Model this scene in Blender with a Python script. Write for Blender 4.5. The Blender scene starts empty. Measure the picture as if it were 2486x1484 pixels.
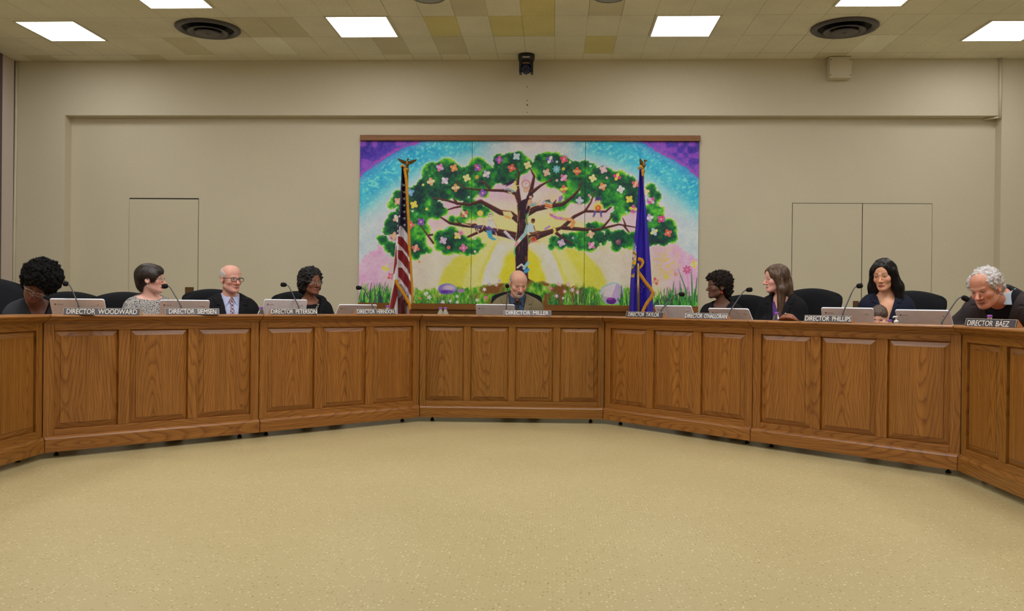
import bpy, math, random
import numpy as np
from mathutils import Vector, Matrix
random.seed(7); RNG = np.random.default_rng(11)
SC = bpy.context.scene
COL = SC.collection
PI = math.pi

# ---------------------------------------------------------------- camera
F = 2130.0; YAW = math.radians(2.8); TH = .0108; HOR = 734.5
_c, _s = math.cos(YAW), math.sin(YAW)
_r0 = np.array([_c, _s, 0.]); _f0 = np.array([-_s, _c, 0.]); _u0 = np.array([0., 0., 1.])
_p = (742-HOR)/F
FWD = _f0*math.cos(_p)-_u0*math.sin(_p); _up = _u0*math.cos(_p)+_f0*math.sin(_p)
CX = math.cos(TH)*_r0+math.sin(TH)*_up; CY = -math.sin(TH)*_r0+math.cos(TH)*_up
CAM = np.array([0., 0., .975])
def ray(x, y): return FWD+(x-1243)/F*CX-(y-742)/F*CY
def Pz(x, y, z):
    d = ray(x, y); return CAM+d*(z-CAM[2])/d[2]
def Py(x, y, Y):
    d = ray(x, y); return CAM+d*Y/d[1]
def Pn(x, y, P0, n):                       # the point of a vertical plane through P0 with normal n
    d = ray(x, y); t = ((P0-CAM)@n)/(d@n); return CAM+d*t
cam_d = bpy.data.cameras.new('camera'); cam = bpy.data.objects.new('camera', cam_d); COL.objects.link(cam)
cam_d.sensor_fit = 'HORIZONTAL'; cam_d.sensor_width = 36; cam_d.lens = F/2486*36; cam_d.clip_end = 100; cam_d.clip_start = .05
cam.matrix_world = Matrix(((CX[0], CY[0], -FWD[0], CAM[0]), (CX[1], CY[1], -FWD[1], CAM[1]), (CX[2], CY[2], -FWD[2], CAM[2]), (0, 0, 0, 1)))
SC.camera = cam

# ---------------------------------------------------------------- objects
def thing(name, label, cat, loc=(0, 0, 0), rz=0., group=None):
    o = bpy.data.objects.new(name, None); COL.objects.link(o); o.empty_display_size = .05
    o.location = loc; o.rotation_euler = (0, 0, rz)
    tag(o, label, cat, group); return o
def tag(o, label, cat, group=None, kind=None):
    if label: o['label'] = label
    if cat: o['category'] = cat
    if group: o['group'] = group
    if kind: o['kind'] = kind
    return o
def kids(o): return [c for c in bpy.data.objects if c.parent == o]
def copy_thing(r, loc, rz, label, group=None):
    n = r.copy(); COL.objects.link(n); n.location = loc; n.rotation_euler = (0, 0, rz); n['label'] = label
    if group: n['group'] = group
    for ch in kids(r):
        c = ch.copy(); COL.objects.link(c); c.parent = n
        for g in kids(ch):
            d = g.copy(); COL.objects.link(d); d.parent = c
    return n
def link_mesh(name, me, mats, parent=None, smooth=False):
    for m in (mats if isinstance(mats, (list, tuple)) else [mats]): me.materials.append(m)
    if smooth: me.polygons.foreach_set('use_smooth', np.ones(len(me.polygons), bool))
    o = bpy.data.objects.new(name, me); COL.objects.link(o)
    if parent: o.parent = parent
    return o
def lab(o, s): o['label'] = s; return o

class MB:
    def __init__(s): s.v = []; s.f = []; s.m = []; s.s = []
    def add(s, vs, fs, mi=0, sm=False, M=None):
        b = len(s.v)
        for p in vs:
            if M is not None: p = M@Vector(p)
            s.v.append(tuple(p))
        for f in fs: s.f.append([b+i for i in f]); s.m.append(mi); s.s.append(sm)
        return s
    def box(s, x0, x1, y0, y1, z0, z1, mi=0, M=None, b=0.):
        if b <= 0:
            vs = [(x, y, z) for z in (z0, z1) for y in (y0, y1) for x in (x0, x1)]
            return s.add(vs, [(0, 2, 3, 1), (4, 5, 7, 6), (0, 1, 5, 4), (2, 6, 7, 3), (0, 4, 6, 2), (1, 3, 7, 5)], mi, False, M)
        # chamfered box: 24 vertices
        X, Y, Z = (x0, x1), (y0, y1), (z0, z1); vs = []; idx = {}
        for i in (0, 1):
            for j in (0, 1):
                for k in (0, 1):
                    sx, sy, sz = (1-2*i), (1-2*j), (1-2*k)
                    for a in range(3):
                        p = [X[i]+sx*b, Y[j]+sy*b, Z[k]+sz*b]
                        p[a] = (X[i], Y[j], Z[k])[a]
                        idx[i, j, k, a] = len(vs); vs.append(p)
        fs = []
        for i in (0, 1):
            fs.append([idx[i, 0, 0, 0], idx[i, 1, 0, 0], idx[i, 1, 1, 0], idx[i, 0, 1, 0]])
            fs.append([idx[0, i, 0, 1], idx[0, i, 1, 1], idx[1, i, 1, 1], idx[1, i, 0, 1]])
            fs.append([idx[0, 0, i, 2], idx[1, 0, i, 2], idx[1, 1, i, 2], idx[0, 1, i, 2]])
        for i in (0, 1):
            for j in (0, 1):
                fs.append([idx[i, j, 0, 0], idx[i, j, 1, 0], idx[i, j, 1, 1], idx[i, j, 0, 1]])
                fs.append([idx[i, 0, j, 0], idx[i, 1, j, 0], idx[i, 1, j, 2], idx[i, 0, j, 2]])
                fs.append([idx[0, i, j, 1], idx[1, i, j, 1], idx[1, i, j, 2], idx[0, i, j, 2]])
        for i in (0, 1):
            for j in (0, 1):
                for k in (0, 1): fs.append([idx[i, j, k, a] for a in range(3)])
        return s.add(vs, fs, mi, False, M)
    def prism(s, poly, x0, x1, mi=0, M=None, sm=False, ends=(None, None)):
        """poly of (y,z) swept along x; ends give tan of the mitre (x shift per y)"""
        n = len(poly); t0, t1 = ends
        a = [(x0+(y*t0 if t0 else 0), y, z) for y, z in poly]; b = [(x1-(y*t1 if t1 else 0), y, z) for y, z in poly]
        fs = [(i, (i+1) % n, n+(i+1) % n, n+i) for i in range(n)]
        s.add(a+b, fs, mi, sm, M)
        k = len(s.v)-2*n
        for f in ([k+i for i in range(n)][::-1], [k+n+i for i in range(n)]): s.f.append(f); s.m.append(mi); s.s.append(False)
        return s
    def lathe(s, prof, n=24, mi=0, M=None, sm=True, caps=True):
        vs = []; fs = []
        for r, z in prof:
            for i in range(n): a = 2*PI*i/n; vs.append((r*math.cos(a), r*math.sin(a), z))
        for j in range(len(prof)-1):
            for i in range(n): fs.append((j*n+i, j*n+(i+1) % n, (j+1)*n+(i+1) % n, (j+1)*n+i))
        s.add(vs, fs, mi, sm, M); k = len(s.v)-len(vs)
        if caps:
            s.f.append([k+i for i in range(n)][::-1]); s.m.append(mi); s.s.append(False)
            e = k+(len(prof)-1)*n; s.f.append([e+i for i in range(n)]); s.m.append(mi); s.s.append(False)
        return s
    def tube(s, pts, r, n=10, mi=0, M=None, closed=False, flat=None):
        P = [Vector(p) for p in pts]; m = len(P); R = r if isinstance(r, (list, tuple)) else [r]*m
        vs = []; fs = []; up = None
        for i in range(m):
            t = (P[(i+1) % m]-P[i-1]) if closed else (P[min(i+1, m-1)]-P[max(i-1, 0)])
            t.normalize()
            if up is None: up = Vector((0, 0, 1)) if abs(t.z) < .9 else Vector((0, 1, 0))
            x = t.cross(up)
            if x.length < 1e-6: x = t.orthogonal()
            x.normalize(); y = x.cross(t); up = y
            for k in range(n):
                a = 2*PI*k/n; ry = R[i]*(flat or 1.)
                vs.append(P[i]+x*(R[i]*math.cos(a))+y*(ry*math.sin(a)))
        for i in range(m if closed else m-1):
            j = (i+1) % m
            for k in range(n): fs.append((i*n+k, i*n+(k+1) % n, j*n+(k+1) % n, j*n+k))
        s.add(vs, fs, mi, True, M)
        if not closed:
            k0 = len(s.v)-len(vs)
            s.f.append([k0+i for i in range(n)][::-1]); s.m.append(mi); s.s.append(False)
            e = k0+(m-1)*n; s.f.append([e+i for i in range(n)]); s.m.append(mi); s.s.append(False)
        return s
    def ball(s, c, r, n=16, m=10, mi=0, M=None):
        rx, ry, rz = r if isinstance(r, (list, tuple)) else (r, r, r)
        vs = []; fs = []
        for j in range(m+1):
            t = PI*j/m
            for i in range(n):
                a = 2*PI*i/n; vs.append((c[0]+rx*math.sin(t)*math.cos(a), c[1]+ry*math.sin(t)*math.sin(a), c[2]-rz*math.cos(t)))
        for j in range(m):
            for i in range(n): fs.append((j*n+i, j*n+(i+1) % n, (j+1)*n+(i+1) % n, (j+1)*n+i))
        return s.add(vs, fs, mi, True, M)
    def build(s, name, mats, parent=None):
        me = bpy.data.meshes.new(name); me.from_pydata(s.v, [], s.f); me.validate()
        if len(me.polygons) == len(s.f):
            me.polygons.foreach_set('material_index', s.m); me.polygons.foreach_set('use_smooth', s.s)
        import bmesh
        bm = bmesh.new(); bm.from_mesh(me); bmesh.ops.recalc_face_normals(bm, faces=bm.faces); bm.to_mesh(me); bm.free()
        return link_mesh(name, me, mats, parent)

def mesh_np(name, V, Q, mats, parent=None, color=None, smooth=True):
    me = bpy.data.meshes.new(name); n = len(V); q = len(Q)
    me.vertices.add(n); me.vertices.foreach_set('co', np.ascontiguousarray(V, np.float32).ravel())
    k = Q.shape[1]
    me.loops.add(q*k); me.loops.foreach_set('vertex_index', np.ascontiguousarray(Q, np.int32).ravel())
    me.polygons.add(q); me.polygons.foreach_set('loop_start', np.arange(0, q*k, k, dtype=np.int32))
    try: me.polygons.foreach_set('loop_total', np.full(q, k, np.int32))
    except Exception: pass
    me.update(calc_edges=True)
    if color is not None:
        ca = me.color_attributes.new('paint', 'FLOAT_COLOR', 'POINT')
        ca.data.foreach_set('color', np.ascontiguousarray(np.c_[color, np.ones(n)], np.float32).ravel())
    return link_mesh(name, me, mats, parent, smooth)

# ---------------------------------------------------------------- materials
def S(r, g=None, b=None):
    if g is None: r, g, b = r
    f = lambda c: ((c/255+.055)/1.055)**2.4 if c > 10.3 else c/255/12.92
    return (f(r), f(g), f(b), 1.)
def srgb_lin(a):
    a = np.clip(np.asarray(a, float)/255, 0, 1); return np.where(a > .04045, ((a+.055)/1.055)**2.4, a/12.92)
class NT:
    def __init__(s, name):
        s.m = bpy.data.materials.new(name); s.m.use_nodes = True; s.t = s.m.node_tree
        s.b = s.t.nodes['Principled BSDF']
    def n(s, typ, **kw):
        n = s.t.nodes.new(typ)
        for k, v in kw.items():
            if k in n.inputs: n.inputs[k].default_value = v
            else: setattr(n, k, v)
        return n
    def l(s, a, b): s.t.links.new(a, b)
    def mapping(s, scale, kind='Object', off=None, rand=False):
        tc = s.n('ShaderNodeTexCoord'); mp = s.n('ShaderNodeMapping'); mp.inputs['Scale'].default_value = scale
        src = tc.outputs[kind]
        if rand:
            oi = s.n('ShaderNodeObjectInfo'); ml = s.n('ShaderNodeMath', operation='MULTIPLY'); ml.inputs[1].default_value = 37.
            s.l(oi.outputs['Random'], ml.inputs[0]); ad = s.n('ShaderNodeVectorMath', operation='ADD'); s.l(src, ad.inputs[0]); s.l(ml.outputs[0], ad.inputs[1]); src = ad.outputs[0]
        s.l(src, mp.inputs['Vector']); return mp.outputs[0]
    def noise(s, vec, scale, detail=3., rough=.5, dist=0.):
        n = s.n('ShaderNodeTexNoise'); n.inputs['Scale'].default_value = scale; n.inputs['Detail'].default_value = detail
        n.inputs['Roughness'].default_value = rough; n.inputs['Distortion'].default_value = dist
        if vec is not None: s.l(vec, n.inputs['Vector'])
        return n.outputs[0]
    def ramp(s, fac, stops, interp='LINEAR'):
        r = s.n('ShaderNodeValToRGB'); r.color_ramp.interpolation = interp
        while len(r.color_ramp.elements) < len(stops): r.color_ramp.elements.new(.5)
        for e, (p, c) in zip(r.color_ramp.elements, stops): e.position = p; e.color = c
        s.l(fac, r.inputs[0]); return r.outputs[0]
    def mix(s, fac, a, b, mode='MIX'):
        m = s.n('ShaderNodeMix', data_type='RGBA', blend_type=mode)
        for v, i in ((fac, 0), (a, 6), (b, 7)):
            if isinstance(v, (int, float)): m.inputs[i].default_value = v
            elif isinstance(v, tuple): m.inputs[i].default_value = v
            else: s.l(v, m.inputs[i])
        return m.outputs[2]
    def bump(s, h, strength=.2, dist=.002):
        b = s.n('ShaderNodeBump'); b.inputs['Strength'].default_value = strength; b.inputs['Distance'].default_value = dist
        s.l(h, b.inputs['Height']); s.l(b.outputs[0], s.b.inputs['Normal'])
    def set(s, rough=None, metal=None, spec=None, coat=None, sheen=None):
        for k, v in (('Roughness', rough), ('Metallic', metal), ('Specular IOR Level', spec), ('Coat Weight', coat), ('Sheen Weight', sheen)):
            if v is not None: s.b.inputs[k].default_value = v
        return s
    def color(s, c):
        if isinstance(c, tuple): s.b.inputs['Base Color'].default_value = c
        else: s.l(c, s.b.inputs['Base Color'])
        return s
def simple(name, c, rough=.5, metal=0., spec=.5, var=.08, scale=40., bump=0., bscale=None):
    t = NT(name); v = t.mapping((1, 1, 1)); n = t.noise(v, scale, 2.)
    d = tuple(max(0, x*(1-var)) for x in c[:3])+(1.,); u = tuple(min(1, x*(1+var)) for x in c[:3])+(1.,)
    t.color(t.ramp(n, [(.3, d), (.7, u)])).set(rough, metal, spec)
    if bump: t.bump(t.noise(v, bscale or scale*3, 3.), bump, .001)
    return t.m
def painted(name, rough=.55, spec=.4, bump=0., bscale=300.):
    t = NT(name); a = t.n('ShaderNodeVertexColor'); a.layer_name = 'paint'
    t.color(a.outputs[0]).set(rough, 0., spec)
    if bump: t.bump(t.noise(t.mapping((1, 1, 1)), bscale, 3.), bump, .001)
    return t.m
def emit(name, c, strength):
    t = NT(name); t.b.inputs['Base Color'].default_value = (.8, .8, .8, 1); t.b.inputs['Emission Color'].default_value = c
    t.b.inputs['Emission Strength'].default_value = strength; return t.m
def oak(name, axis, base=1., hue=(1, 1, 1), rough=.34):
    """stained oak, grain along the given local axis (0 = x, 2 = z)"""
    t = NT(name)
    def C(r, g, b): c = S(r, g, b); return (min(1, c[0]*base*hue[0]), min(1, c[1]*base*hue[1]), min(1, c[2]*base*hue[2]), 1)
    def math_(op, a, b=None, c=None):
        m = t.n('ShaderNodeMath', operation=op)
        for i, q in enumerate((a, b, c)):
            if q is None: continue
            if isinstance(q, (int, float)): m.inputs[i].default_value = q
            else: t.l(q, m.inputs[i])
        return m.outputs[0]
    v0 = t.mapping((1, 1, 1), rand=True); sx = t.n('ShaderNodeSeparateXYZ'); t.l(v0, sx.inputs[0])
    al, ac = (sx.outputs[2], sx.outputs[0]) if axis == 2 else (sx.outputs[0], sx.outputs[2])
    sc = [1., 1., 1.]; sc[axis] = .16; v = t.mapping(tuple(sc), rand=True); wob = t.noise(v, 6., 2., .5)
    X_ = math_('PINGPONG', math_('MULTIPLY_ADD', wob, .13, ac), .16); D_ = math_('MULTIPLY_ADD', math_('PINGPONG', math_('MULTIPLY_ADD', wob, .4, al), .95), .105, .014)
    r_ = math_('SQRT', math_('ADD', math_('MULTIPLY', X_, X_), math_('MULTIPLY', D_, D_)))
    r2 = math_('MULTIPLY_ADD', t.noise(v, 20., 2., .5), .011, r_)
    fr_ = t.n('ShaderNodeMath', operation='FRACT'); t.l(math_('MULTIPLY', r2, 78.), fr_.inputs[0])
    sc2 = [1., 1., 1.]; sc2[axis] = .03; v2 = t.mapping(tuple(sc2), rand=True)
    fine = t.noise(v2, 330., 2., .6)
    mid = t.noise(v2, 46., 3., .6)
    c1 = t.ramp(mid, [(.28, C(134, 84, 33)), (.5, C(149, 96, 40)), (.74, C(163, 108, 47))])
    ring = t.ramp(fr_.outputs[0], [(.0, (.56, .46, .37, 1)), (.13, (.76, .68, .60, 1)), (.38, (1, 1, 1, 1)), (.88, (1.03, 1.03, 1.02, 1)), (1., (.66, .57, .48, 1))])
    brk = t.ramp(t.noise(v2, 120., 2., .6), [(.46, (1, 1, 1, 1)), (.74, (0, 0, 0, 1))])
    ring2 = t.mix(brk, (1, 1, 1, 1), ring)
    c2 = t.mix(1., c1, t.mix(.95, (1, 1, 1, 1), ring2), 'MULTIPLY')
    c3 = t.mix(1., c2, t.ramp(fine, [(.30, (.76, .71, .66, 1)), (.50, (1, 1, 1, 1))]), 'MULTIPLY')
    t.color(c3).set(rough, 0., .5)
    t.bump(fine, .12, .0006)
    return t.m
def text_mesh(body, size, spacing=1., align='CENTER', extrude=.0006, width=1., word=1.):
    cu = bpy.data.curves.new('lettering', 'FONT'); cu.body = body; cu.size = size; cu.align_x = align; cu.align_y = 'CENTER'
    cu.space_character = spacing; cu.space_word = word; cu.extrude = extrude; cu.resolution_u = 4
    o = bpy.data.objects.new('lettering_curve', cu); COL.objects.link(o)
    bpy.context.view_layer.update()
    me = bpy.data.meshes.new_from_object(o.evaluated_get(bpy.context.evaluated_depsgraph_get()))
    bpy.data.objects.remove(o); bpy.data.curves.remove(cu)
    n = len(me.vertices); co = np.zeros(n*3, np.float32); me.vertices.foreach_get('co', co); co = co.reshape(-1, 3)
    co[:, 0] *= width; me.vertices.foreach_set('co', co.ravel()); me.update()
    return me, co
# ---------------------------------------------------------------- setting
CEIL = 3.568; YB = 9.36; REC = 9.49; XL, XR = -5.98, 5.25; YF = -6.2
def paint_wall(name, c, bump=.06):
    t = NT(name); v = t.mapping((1, 1, 1))
    a = tuple(x*.965 for x in c[:3])+(1,); b = tuple(min(1, x*1.03) for x in c[:3])+(1,)
    t.color(t.mix(.5, t.ramp(t.noise(v, 1.2, 3.), [(.3, a), (.7, b)]), t.ramp(t.noise(v, 60., 2.), [(.3, a), (.7, b)]))).set(.62, 0., .3)
    t.bump(t.noise(v, 220., 2.), bump, .001); return t.m
M_WALL = paint_wall('beige_wall_paint', S(204, 195, 172))
M_WALL2 = paint_wall('lilac_grey_paint', S(196, 182, 172))
M_DARK = simple('dark_gap', S(28, 24, 20), .8)
def struct(name, mb, m): o = mb.build(name, m); o['kind'] = 'structure'; return o
# floor: beige speckled sheet flooring
t = NT('speckled_vinyl_floor'); v = t.mapping((1, 1, 1))
base = t.ramp(t.noise(v, .8, 3.), [(.3, S(177, 162, 119)), (.7, S(184, 170, 126))])
fl = t.noise(v, 62., 2., .6); sp = t.ramp(fl, [(.30, S(205, 200, 190)), (.38, (1, 1, 1, 1))])
vo = t.n('ShaderNodeTexVoronoi', feature='F1'); vo.inputs['Scale'].default_value = 64.; t.l(v, vo.inputs['Vector'])
chip = t.ramp(vo.outputs['Distance'], [(.20, (1, 1, 1, 1)), (.30, (0, 0, 0, 1))])
vc = t.n('ShaderNodeSeparateColor'); t.l(vo.outputs['Color'], vc.inputs[0])
pick = t.ramp(vc.outputs[0], [(.0, S(146, 130, 90)), (.20, S(160, 145, 102)), (.36, S(214, 205, 166)), (.58, S(205, 193, 150)), (.70, S(188, 174, 129))], 'CONSTANT')
fine = t.ramp(t.noise(v, 240., 2.), [(.33, (.90, .88, .84, 1)), (.5, (1, 1, 1, 1)), (.7, (1.04, 1.04, 1.03, 1))])
t.color(t.mix(1., t.mix(chip, base, pick), fine, 'MULTIPLY')).set(.36, 0., .45)
t.bump(fl, .05, .0006)
struct('floor', MB().box(XL-.2, XR+.2, YF-.2, REC+.4, -.1, 0), t.m)
# ceiling: one-foot wide tiles, some of them stained or replaced
def tile_mat(name, c, var=.06):
    t = NT(name); v = t.mapping((1, 1, 1))
    pits = t.ramp(t.noise(v, 150., 2., .6), [(.34, (.74, .70, .62, 1)), (.44, (1, 1, 1, 1))])
    a = tuple(x*(1-var) for x in c[:3])+(1,); b = tuple(min(1, x*(1+var)) for x in c[:3])+(1,)
    t.color(t.mix(1., t.ramp(t.noise(v, 2., 2.), [(.3, a), (.7, b)]), pits, 'MULTIPLY')).set(.8, 0., .2); return t.m
TM = [tile_mat('ceiling_tile_cream', S(230, 225, 202)), tile_mat('ceiling_tile_yellowed', S(220, 208, 146)), tile_mat('ceiling_tile_dull', S(214, 206, 176)),
      tile_mat('ceiling_tile_new', S(240, 238, 218)), simple('tile_seam_tan', S(152, 142, 112), .9)]  # last entry: plain tan colour of the seams between tiles
mb = MB(); X0 = -.03; Y0 = 8.53
i0 = math.floor((XL-X0)/.3); i1 = math.ceil((XR-X0)/.3); j0 = math.floor((YF-Y0)/.6); j1 = 2
def tile_at(px, py): p = Pz(px, py, CEIL); return (math.floor((p[0]-X0)/.3), math.floor((p[1]-Y0)/.6))
special = {}
for px, py, k in ((1075, 62, 1), (1230, 62, 1), (1305, 62, 1), (1305, 18, 1), (1300, 5, 1), (1460, 105, 1), (1245, 60, 1), (945, 108, 2), (650, 108, 3), (2120, 112, 3), (1455, 22, 2), (540, 60, 2), (1250, 108, 0)): special[tile_at(px, py)] = k
for i in range(i0, i1):
    for j in range(j0, j1):
        a, b = max(XL, X0+.3*i), min(XR, X0+.3*i+.3); c, d = max(YF, Y0+.6*j), min(YB, Y0+.6*j+.6)
        if b-a < .005 or d-c < .005: continue
        k = special.get((i, j), 0)
        if k == 0 and random.random() < .05: k = 2
        g = .0007+.0015*random.random()**2
        mb.add([(a, c, CEIL), (b, c, CEIL), (b, d, CEIL), (a, d, CEIL)], [(0, 1, 2, 3)], 4)
        mb.add([(a+g, c+g*1.5, CEIL-.003), (b-g, c+g*1.5, CEIL-.003), (b-g, d-g*1.5, CEIL-.003), (a+g, d-g*1.5, CEIL-.003)], [(0, 1, 2, 3)], k)
mb.box(XL-.2, XR+.2, YF-.2, REC+.4, CEIL+.01, CEIL+.1, 0)
ceil = struct('ceiling', mb, TM)
# back wall with a wide shallow recess
SZ = 2.972; RL, RR = -5.378, 4.615
mb = MB()
mb.box(XL-.2, XR+.2, REC, REC+.2, 0, CEIL+.05)                       # recess plane
mb.box(XL-.2, RL, YB, REC, 0, CEIL+.05); mb.box(RR, XR+.2, YB, REC, 0, CEIL+.05); mb.box(RL, RR, YB, REC, SZ, CEIL+.05)
wb = struct('wall_back', mb, M_WALL)
hb = MB()
for px, py, r in ((1280, 211, .005), (1280, 244, .005), (1280, 255, .008), (1280, 273, .004)):
    p = Py(px, py, YB-.001); hb.lathe([(r, -.0015), (r, .0015)], 10, 0, Matrix.Translation(p)@Matrix.Rotation(PI/2, 4, 'X'))
lab(hb.build('screw_hole', simple('screw_hole_dark', S(60, 34, 22), .8), wb), 'row of small dark screw holes')
mb = MB(); mb.box(XL-.2, XL, YF, REC, 0, CEIL+.05); struct('wall_left', mb, M_WALL)
mb = MB(); mb.box(XR, XR+.2, YF, REC, 0, CEIL+.05); struct('wall_right', mb, M_WALL)
mb = MB(); mb.box(XL-.2, XR+.2, YF-.2, YF, 0, CEIL+.05); struct('wall_front', mb, M_WALL)
# pilaster and curtain pocket on the left wall next to the corner
struct('trim_1', MB().box(XL+.001, XL+.055, 9.10, 9.31, 0, CEIL-.006), M_WALL2)
struct('trim_2', MB().box(XL+.001, XL+.075, 8.3, 9.08, 0, CEIL-.006), simple('dark_curtain_trim', S(88, 74, 76), .8))
# thin conduits
p = Py(40, 300, YB); struct('trim_3', MB().tube([(p[0]+.005, YB-.016, CEIL-.006), (p[0]+.005, YB-.016, 2.9), (p[0]-.005, YB-.016, 1.6), (p[0]-.01, YB-.016, .05)], .015, 10), M_WALL)
p = Py(2427, 200, YB)
struct('trim_4', MB().tube([(p[0], YB-.016, CEIL-.006), (p[0], YB-.016, 2.955)], .014, 10).tube([(p[0]+.01, YB-.016, 2.955), (p[0]-.10, REC-.02, 2.955)], .011, 10), M_WALL)
# flush doors painted like the wall
M_DOOR = paint_wall('beige_door_paint', S(203, 194, 171), .03)
M_PLATE = simple('bronze_push_plate', S(96, 70, 44), .4, .5)
def door(n, x0, x1, z1, plate, gap=(.006, .006, .012)):
    fr = MB(); fr.box(x0-gap[0], x1+gap[1], REC-.002, REC-.0006, .02, z1+gap[2]); o = fr.build('door_%d' % n, M_DARK); o['kind'] = 'structure'
    MB().box(x0, x1, REC-.007, REC-.003, .03, z1).build('door_leaf', M_DOOR, o)
    a, b, c, d = plate
    MB().box(a, b, REC-.0105, REC-.0075, c, d, 0, None, .001).build('push_plate', M_PLATE, o)
def px_x(x, y): return Py(x, y, REC)[0]
door(1, px_x(314, 600), px_x(481, 600), 2.072, (px_x(450, 715), px_x(471, 715), .90, 1.105), (.004, .003, .014))
door(2, px_x(1923, 600), px_x(2091.3, 600), 2.063, (px_x(2070, 735), px_x(2084, 735), .78, 1.03), (.004, .006, .006))
door(3, px_x(2093, 600), px_x(2261, 600), 2.063, (px_x(2098, 735), px_x(2111, 735), .80, 1.042), (.006, .005, .006))
struct('baseboard_back', MB().box(RL+.001, RR-.001, REC-.012, REC-.001, .002, .10), simple('dark_cove_base', S(52, 42, 34), .6))

# ---------------------------------------------------------------- ceiling fixtures
M_LIT = emit('lit_prismatic_diffuser', (.985, .99, 1., 1), 7.)
M_TRIM = simple('cream_metal_trim', S(206, 198, 170), .45)
def light_fixture(x, y, label, proto=[None]):
    if proto[0] is not None:
        return copy_thing(proto[0], (x, y, CEIL-.004), 0, label)
    t = thing('ceiling_light', label, 'ceiling light', (x, y, CEIL-.004), 0, 'square panel lights in the ceiling')
    f = MB(); a, b = .298, .31
    f.box(-a, a, -b, -b+.012, -.007, 0).box(-a, a, b-.012, b, -.007, 0).box(-a, -a+.022, -b+.012, b-.012, -.007, 0).box(a-.022, a, -b+.012, b-.012, -.007, 0)
    f.build('frame', M_TRIM, t)
    MB().box(-a+.023, a-.023, -b+.013, b-.013, -.0055, -.002).build('diffuser', M_LIT, t)
    proto[0] = t; return t
light_fixture(-4.81, 8.305, 'square lit ceiling panel at far left, near the left corner')
light_fixture(-1.84, 8.215, 'square lit ceiling panel left of the ceiling camera, above the mural left end')
light_fixture(1.172, 8.235, 'square lit ceiling panel right of the ceiling camera, above the mural right end')
light_fixture(4.19, 8.42, 'square lit ceiling panel at far right, cut by the right edge of the picture')
light_fixture(-3.34, 7.35, 'lit ceiling panel in front of the left round vent, cut by the top edge')
light_fixture(2.66, 7.40, 'lit ceiling panel in front of the right round vent, cut by the top edge')
# the rest of the room's panels, behind and above the photographer
def panel_lamp(x, y):
    l = bpy.data.lights.new('ceiling_panel_lamp', 'AREA'); l.shape = 'SQUARE'; l.size = .56; l.energy = PANEL_W*(1.15 if y > 4. else .42 if y > 1. else .14); l.color = (.985, .99, 1.)
    o = bpy.data.objects.new('ceiling_panel_lamp', l); COL.objects.link(o); o.location = (x, y, CEIL-.03)
PANEL_W = 17.
for k, y in enumerate((5.2, 4.3, 2.2, 1.3, -.8, -1.7, -3.8, -4.7)):
    xs = (-4.81, -1.84, 1.17, 4.19) if k % 2 else (-3.34, -.34, 2.66)
    for x in xs: panel_lamp(x, y)

# round air vents
M_VENT = simple('dark_grey_enamel', S(72, 66, 68), .45, .0)
M_VENT2 = simple('black_vent_throat', S(22, 20, 22), .6)
def vent(x, y, label, proto=[None]):
    if proto[0] is not None: return copy_thing(proto[0], (x, y, CEIL-.004), .4, label)
    t = thing('ceiling_vent', label, 'air vent', (x, y, CEIL-.004), 0, 'round ceiling air vents')
    MB().lathe([(.30, 0), (.302, -.012), (.285, -.026), (.245, -.022), (.235, -.004)], 48, 0, None, True, False).build('outer_ring', M_VENT, t)
    MB().lathe([(.24, -.0015), (.02, -.0015)], 48, 0, None, True, True).build('throat', M_VENT2, t)
    MB().lathe([(.13, -.012), (.165, -.030), (.19, -.040), (.186, -.046), (.155, -.040), (.125, -.022)], 48, 0, None, True, False).build('middle_ring', M_VENT, t)
    MB().lathe([(.06, -.012), (.09, -.032), (.122, -.050), (.118, -.056), (.06, -.058), (.012, -.058), (.010, -.064), (.001, -.064)], 48, 0, None, True, True).build('centre_cone', M_VENT, t)
    proto[0] = t; return t
vent(-3.338, 8.235, 'dark round air vent in the ceiling at left, above the left door')
vent(2.655, 8.29, 'dark round air vent in the ceiling at right, above the double doors')
M_SPK = simple('grey_speaker_grille', S(150, 148, 146), .5, 0, .5, .3, 400.)
def speaker(x, y, label):
    t = thing('ceiling_speaker', label, 'ceiling speaker', (x, y, CEIL-.004), 0, 'round ceiling speakers')
    MB().lathe([(.155, 0), (.157, -.008), (.148, -.013), (.135, -.011)], 40, 0, None, True, False).build('rim', M_TRIM, t)
    MB().lathe([(.137, -.008), (.08, -.020), (.01, -.024)], 40, 0, None, True, True).build('grille', M_SPK, t)
speaker(-1.10, 7.42, 'grey round ceiling speaker left of the middle, cut by the top edge')
speaker(.43, 7.43, 'grey round ceiling speaker right of the middle, cut by the top edge')
# tilting camera under the ceiling
M_BLK = simple('black_plastic', S(20, 20, 24), .38)
p = Pz(1278, 132, CEIL); cx_, cy_ = p[0]+.0, 9.17
t = thing('dome_camera', 'black pan and tilt video camera hanging from the ceiling above the mural', 'video camera', (cx_, cy_, CEIL-.004))
MB().lathe([(.088, 0), (.088, -.03), (.082, -.062), (.076, -.070)], 32).build('base', M_BLK, t)
MB().prism([(-.066, -.185), (-.052, -.2), (.04, -.2), (.058, -.185), (.06, -.07), (-.06, -.07)], -.072, -.045).prism([(-.066, -.185), (-.052, -.2), (.04, -.2), (.058, -.185), (.06, -.07), (-.06, -.07)], .045, .072).box(-.07, .07, -.055, .055, -.085, -.068).build('yoke', M_BLK, t)
hd = MB().ball((0, -.005, -.14), (.05, .062, .066), 24, 14).build('camera_head', M_BLK, t)
R = Matrix.Translation((0, -.062, -.165))@Matrix.Rotation(PI/2+.25, 4, 'X')
MB().lathe([(.026, -.012), (.030, .012), (.022, .016), (.012, .006)], 28, 0, R).build('lens', simple('lens_glass', S(10, 12, 18), .1), t)
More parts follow.
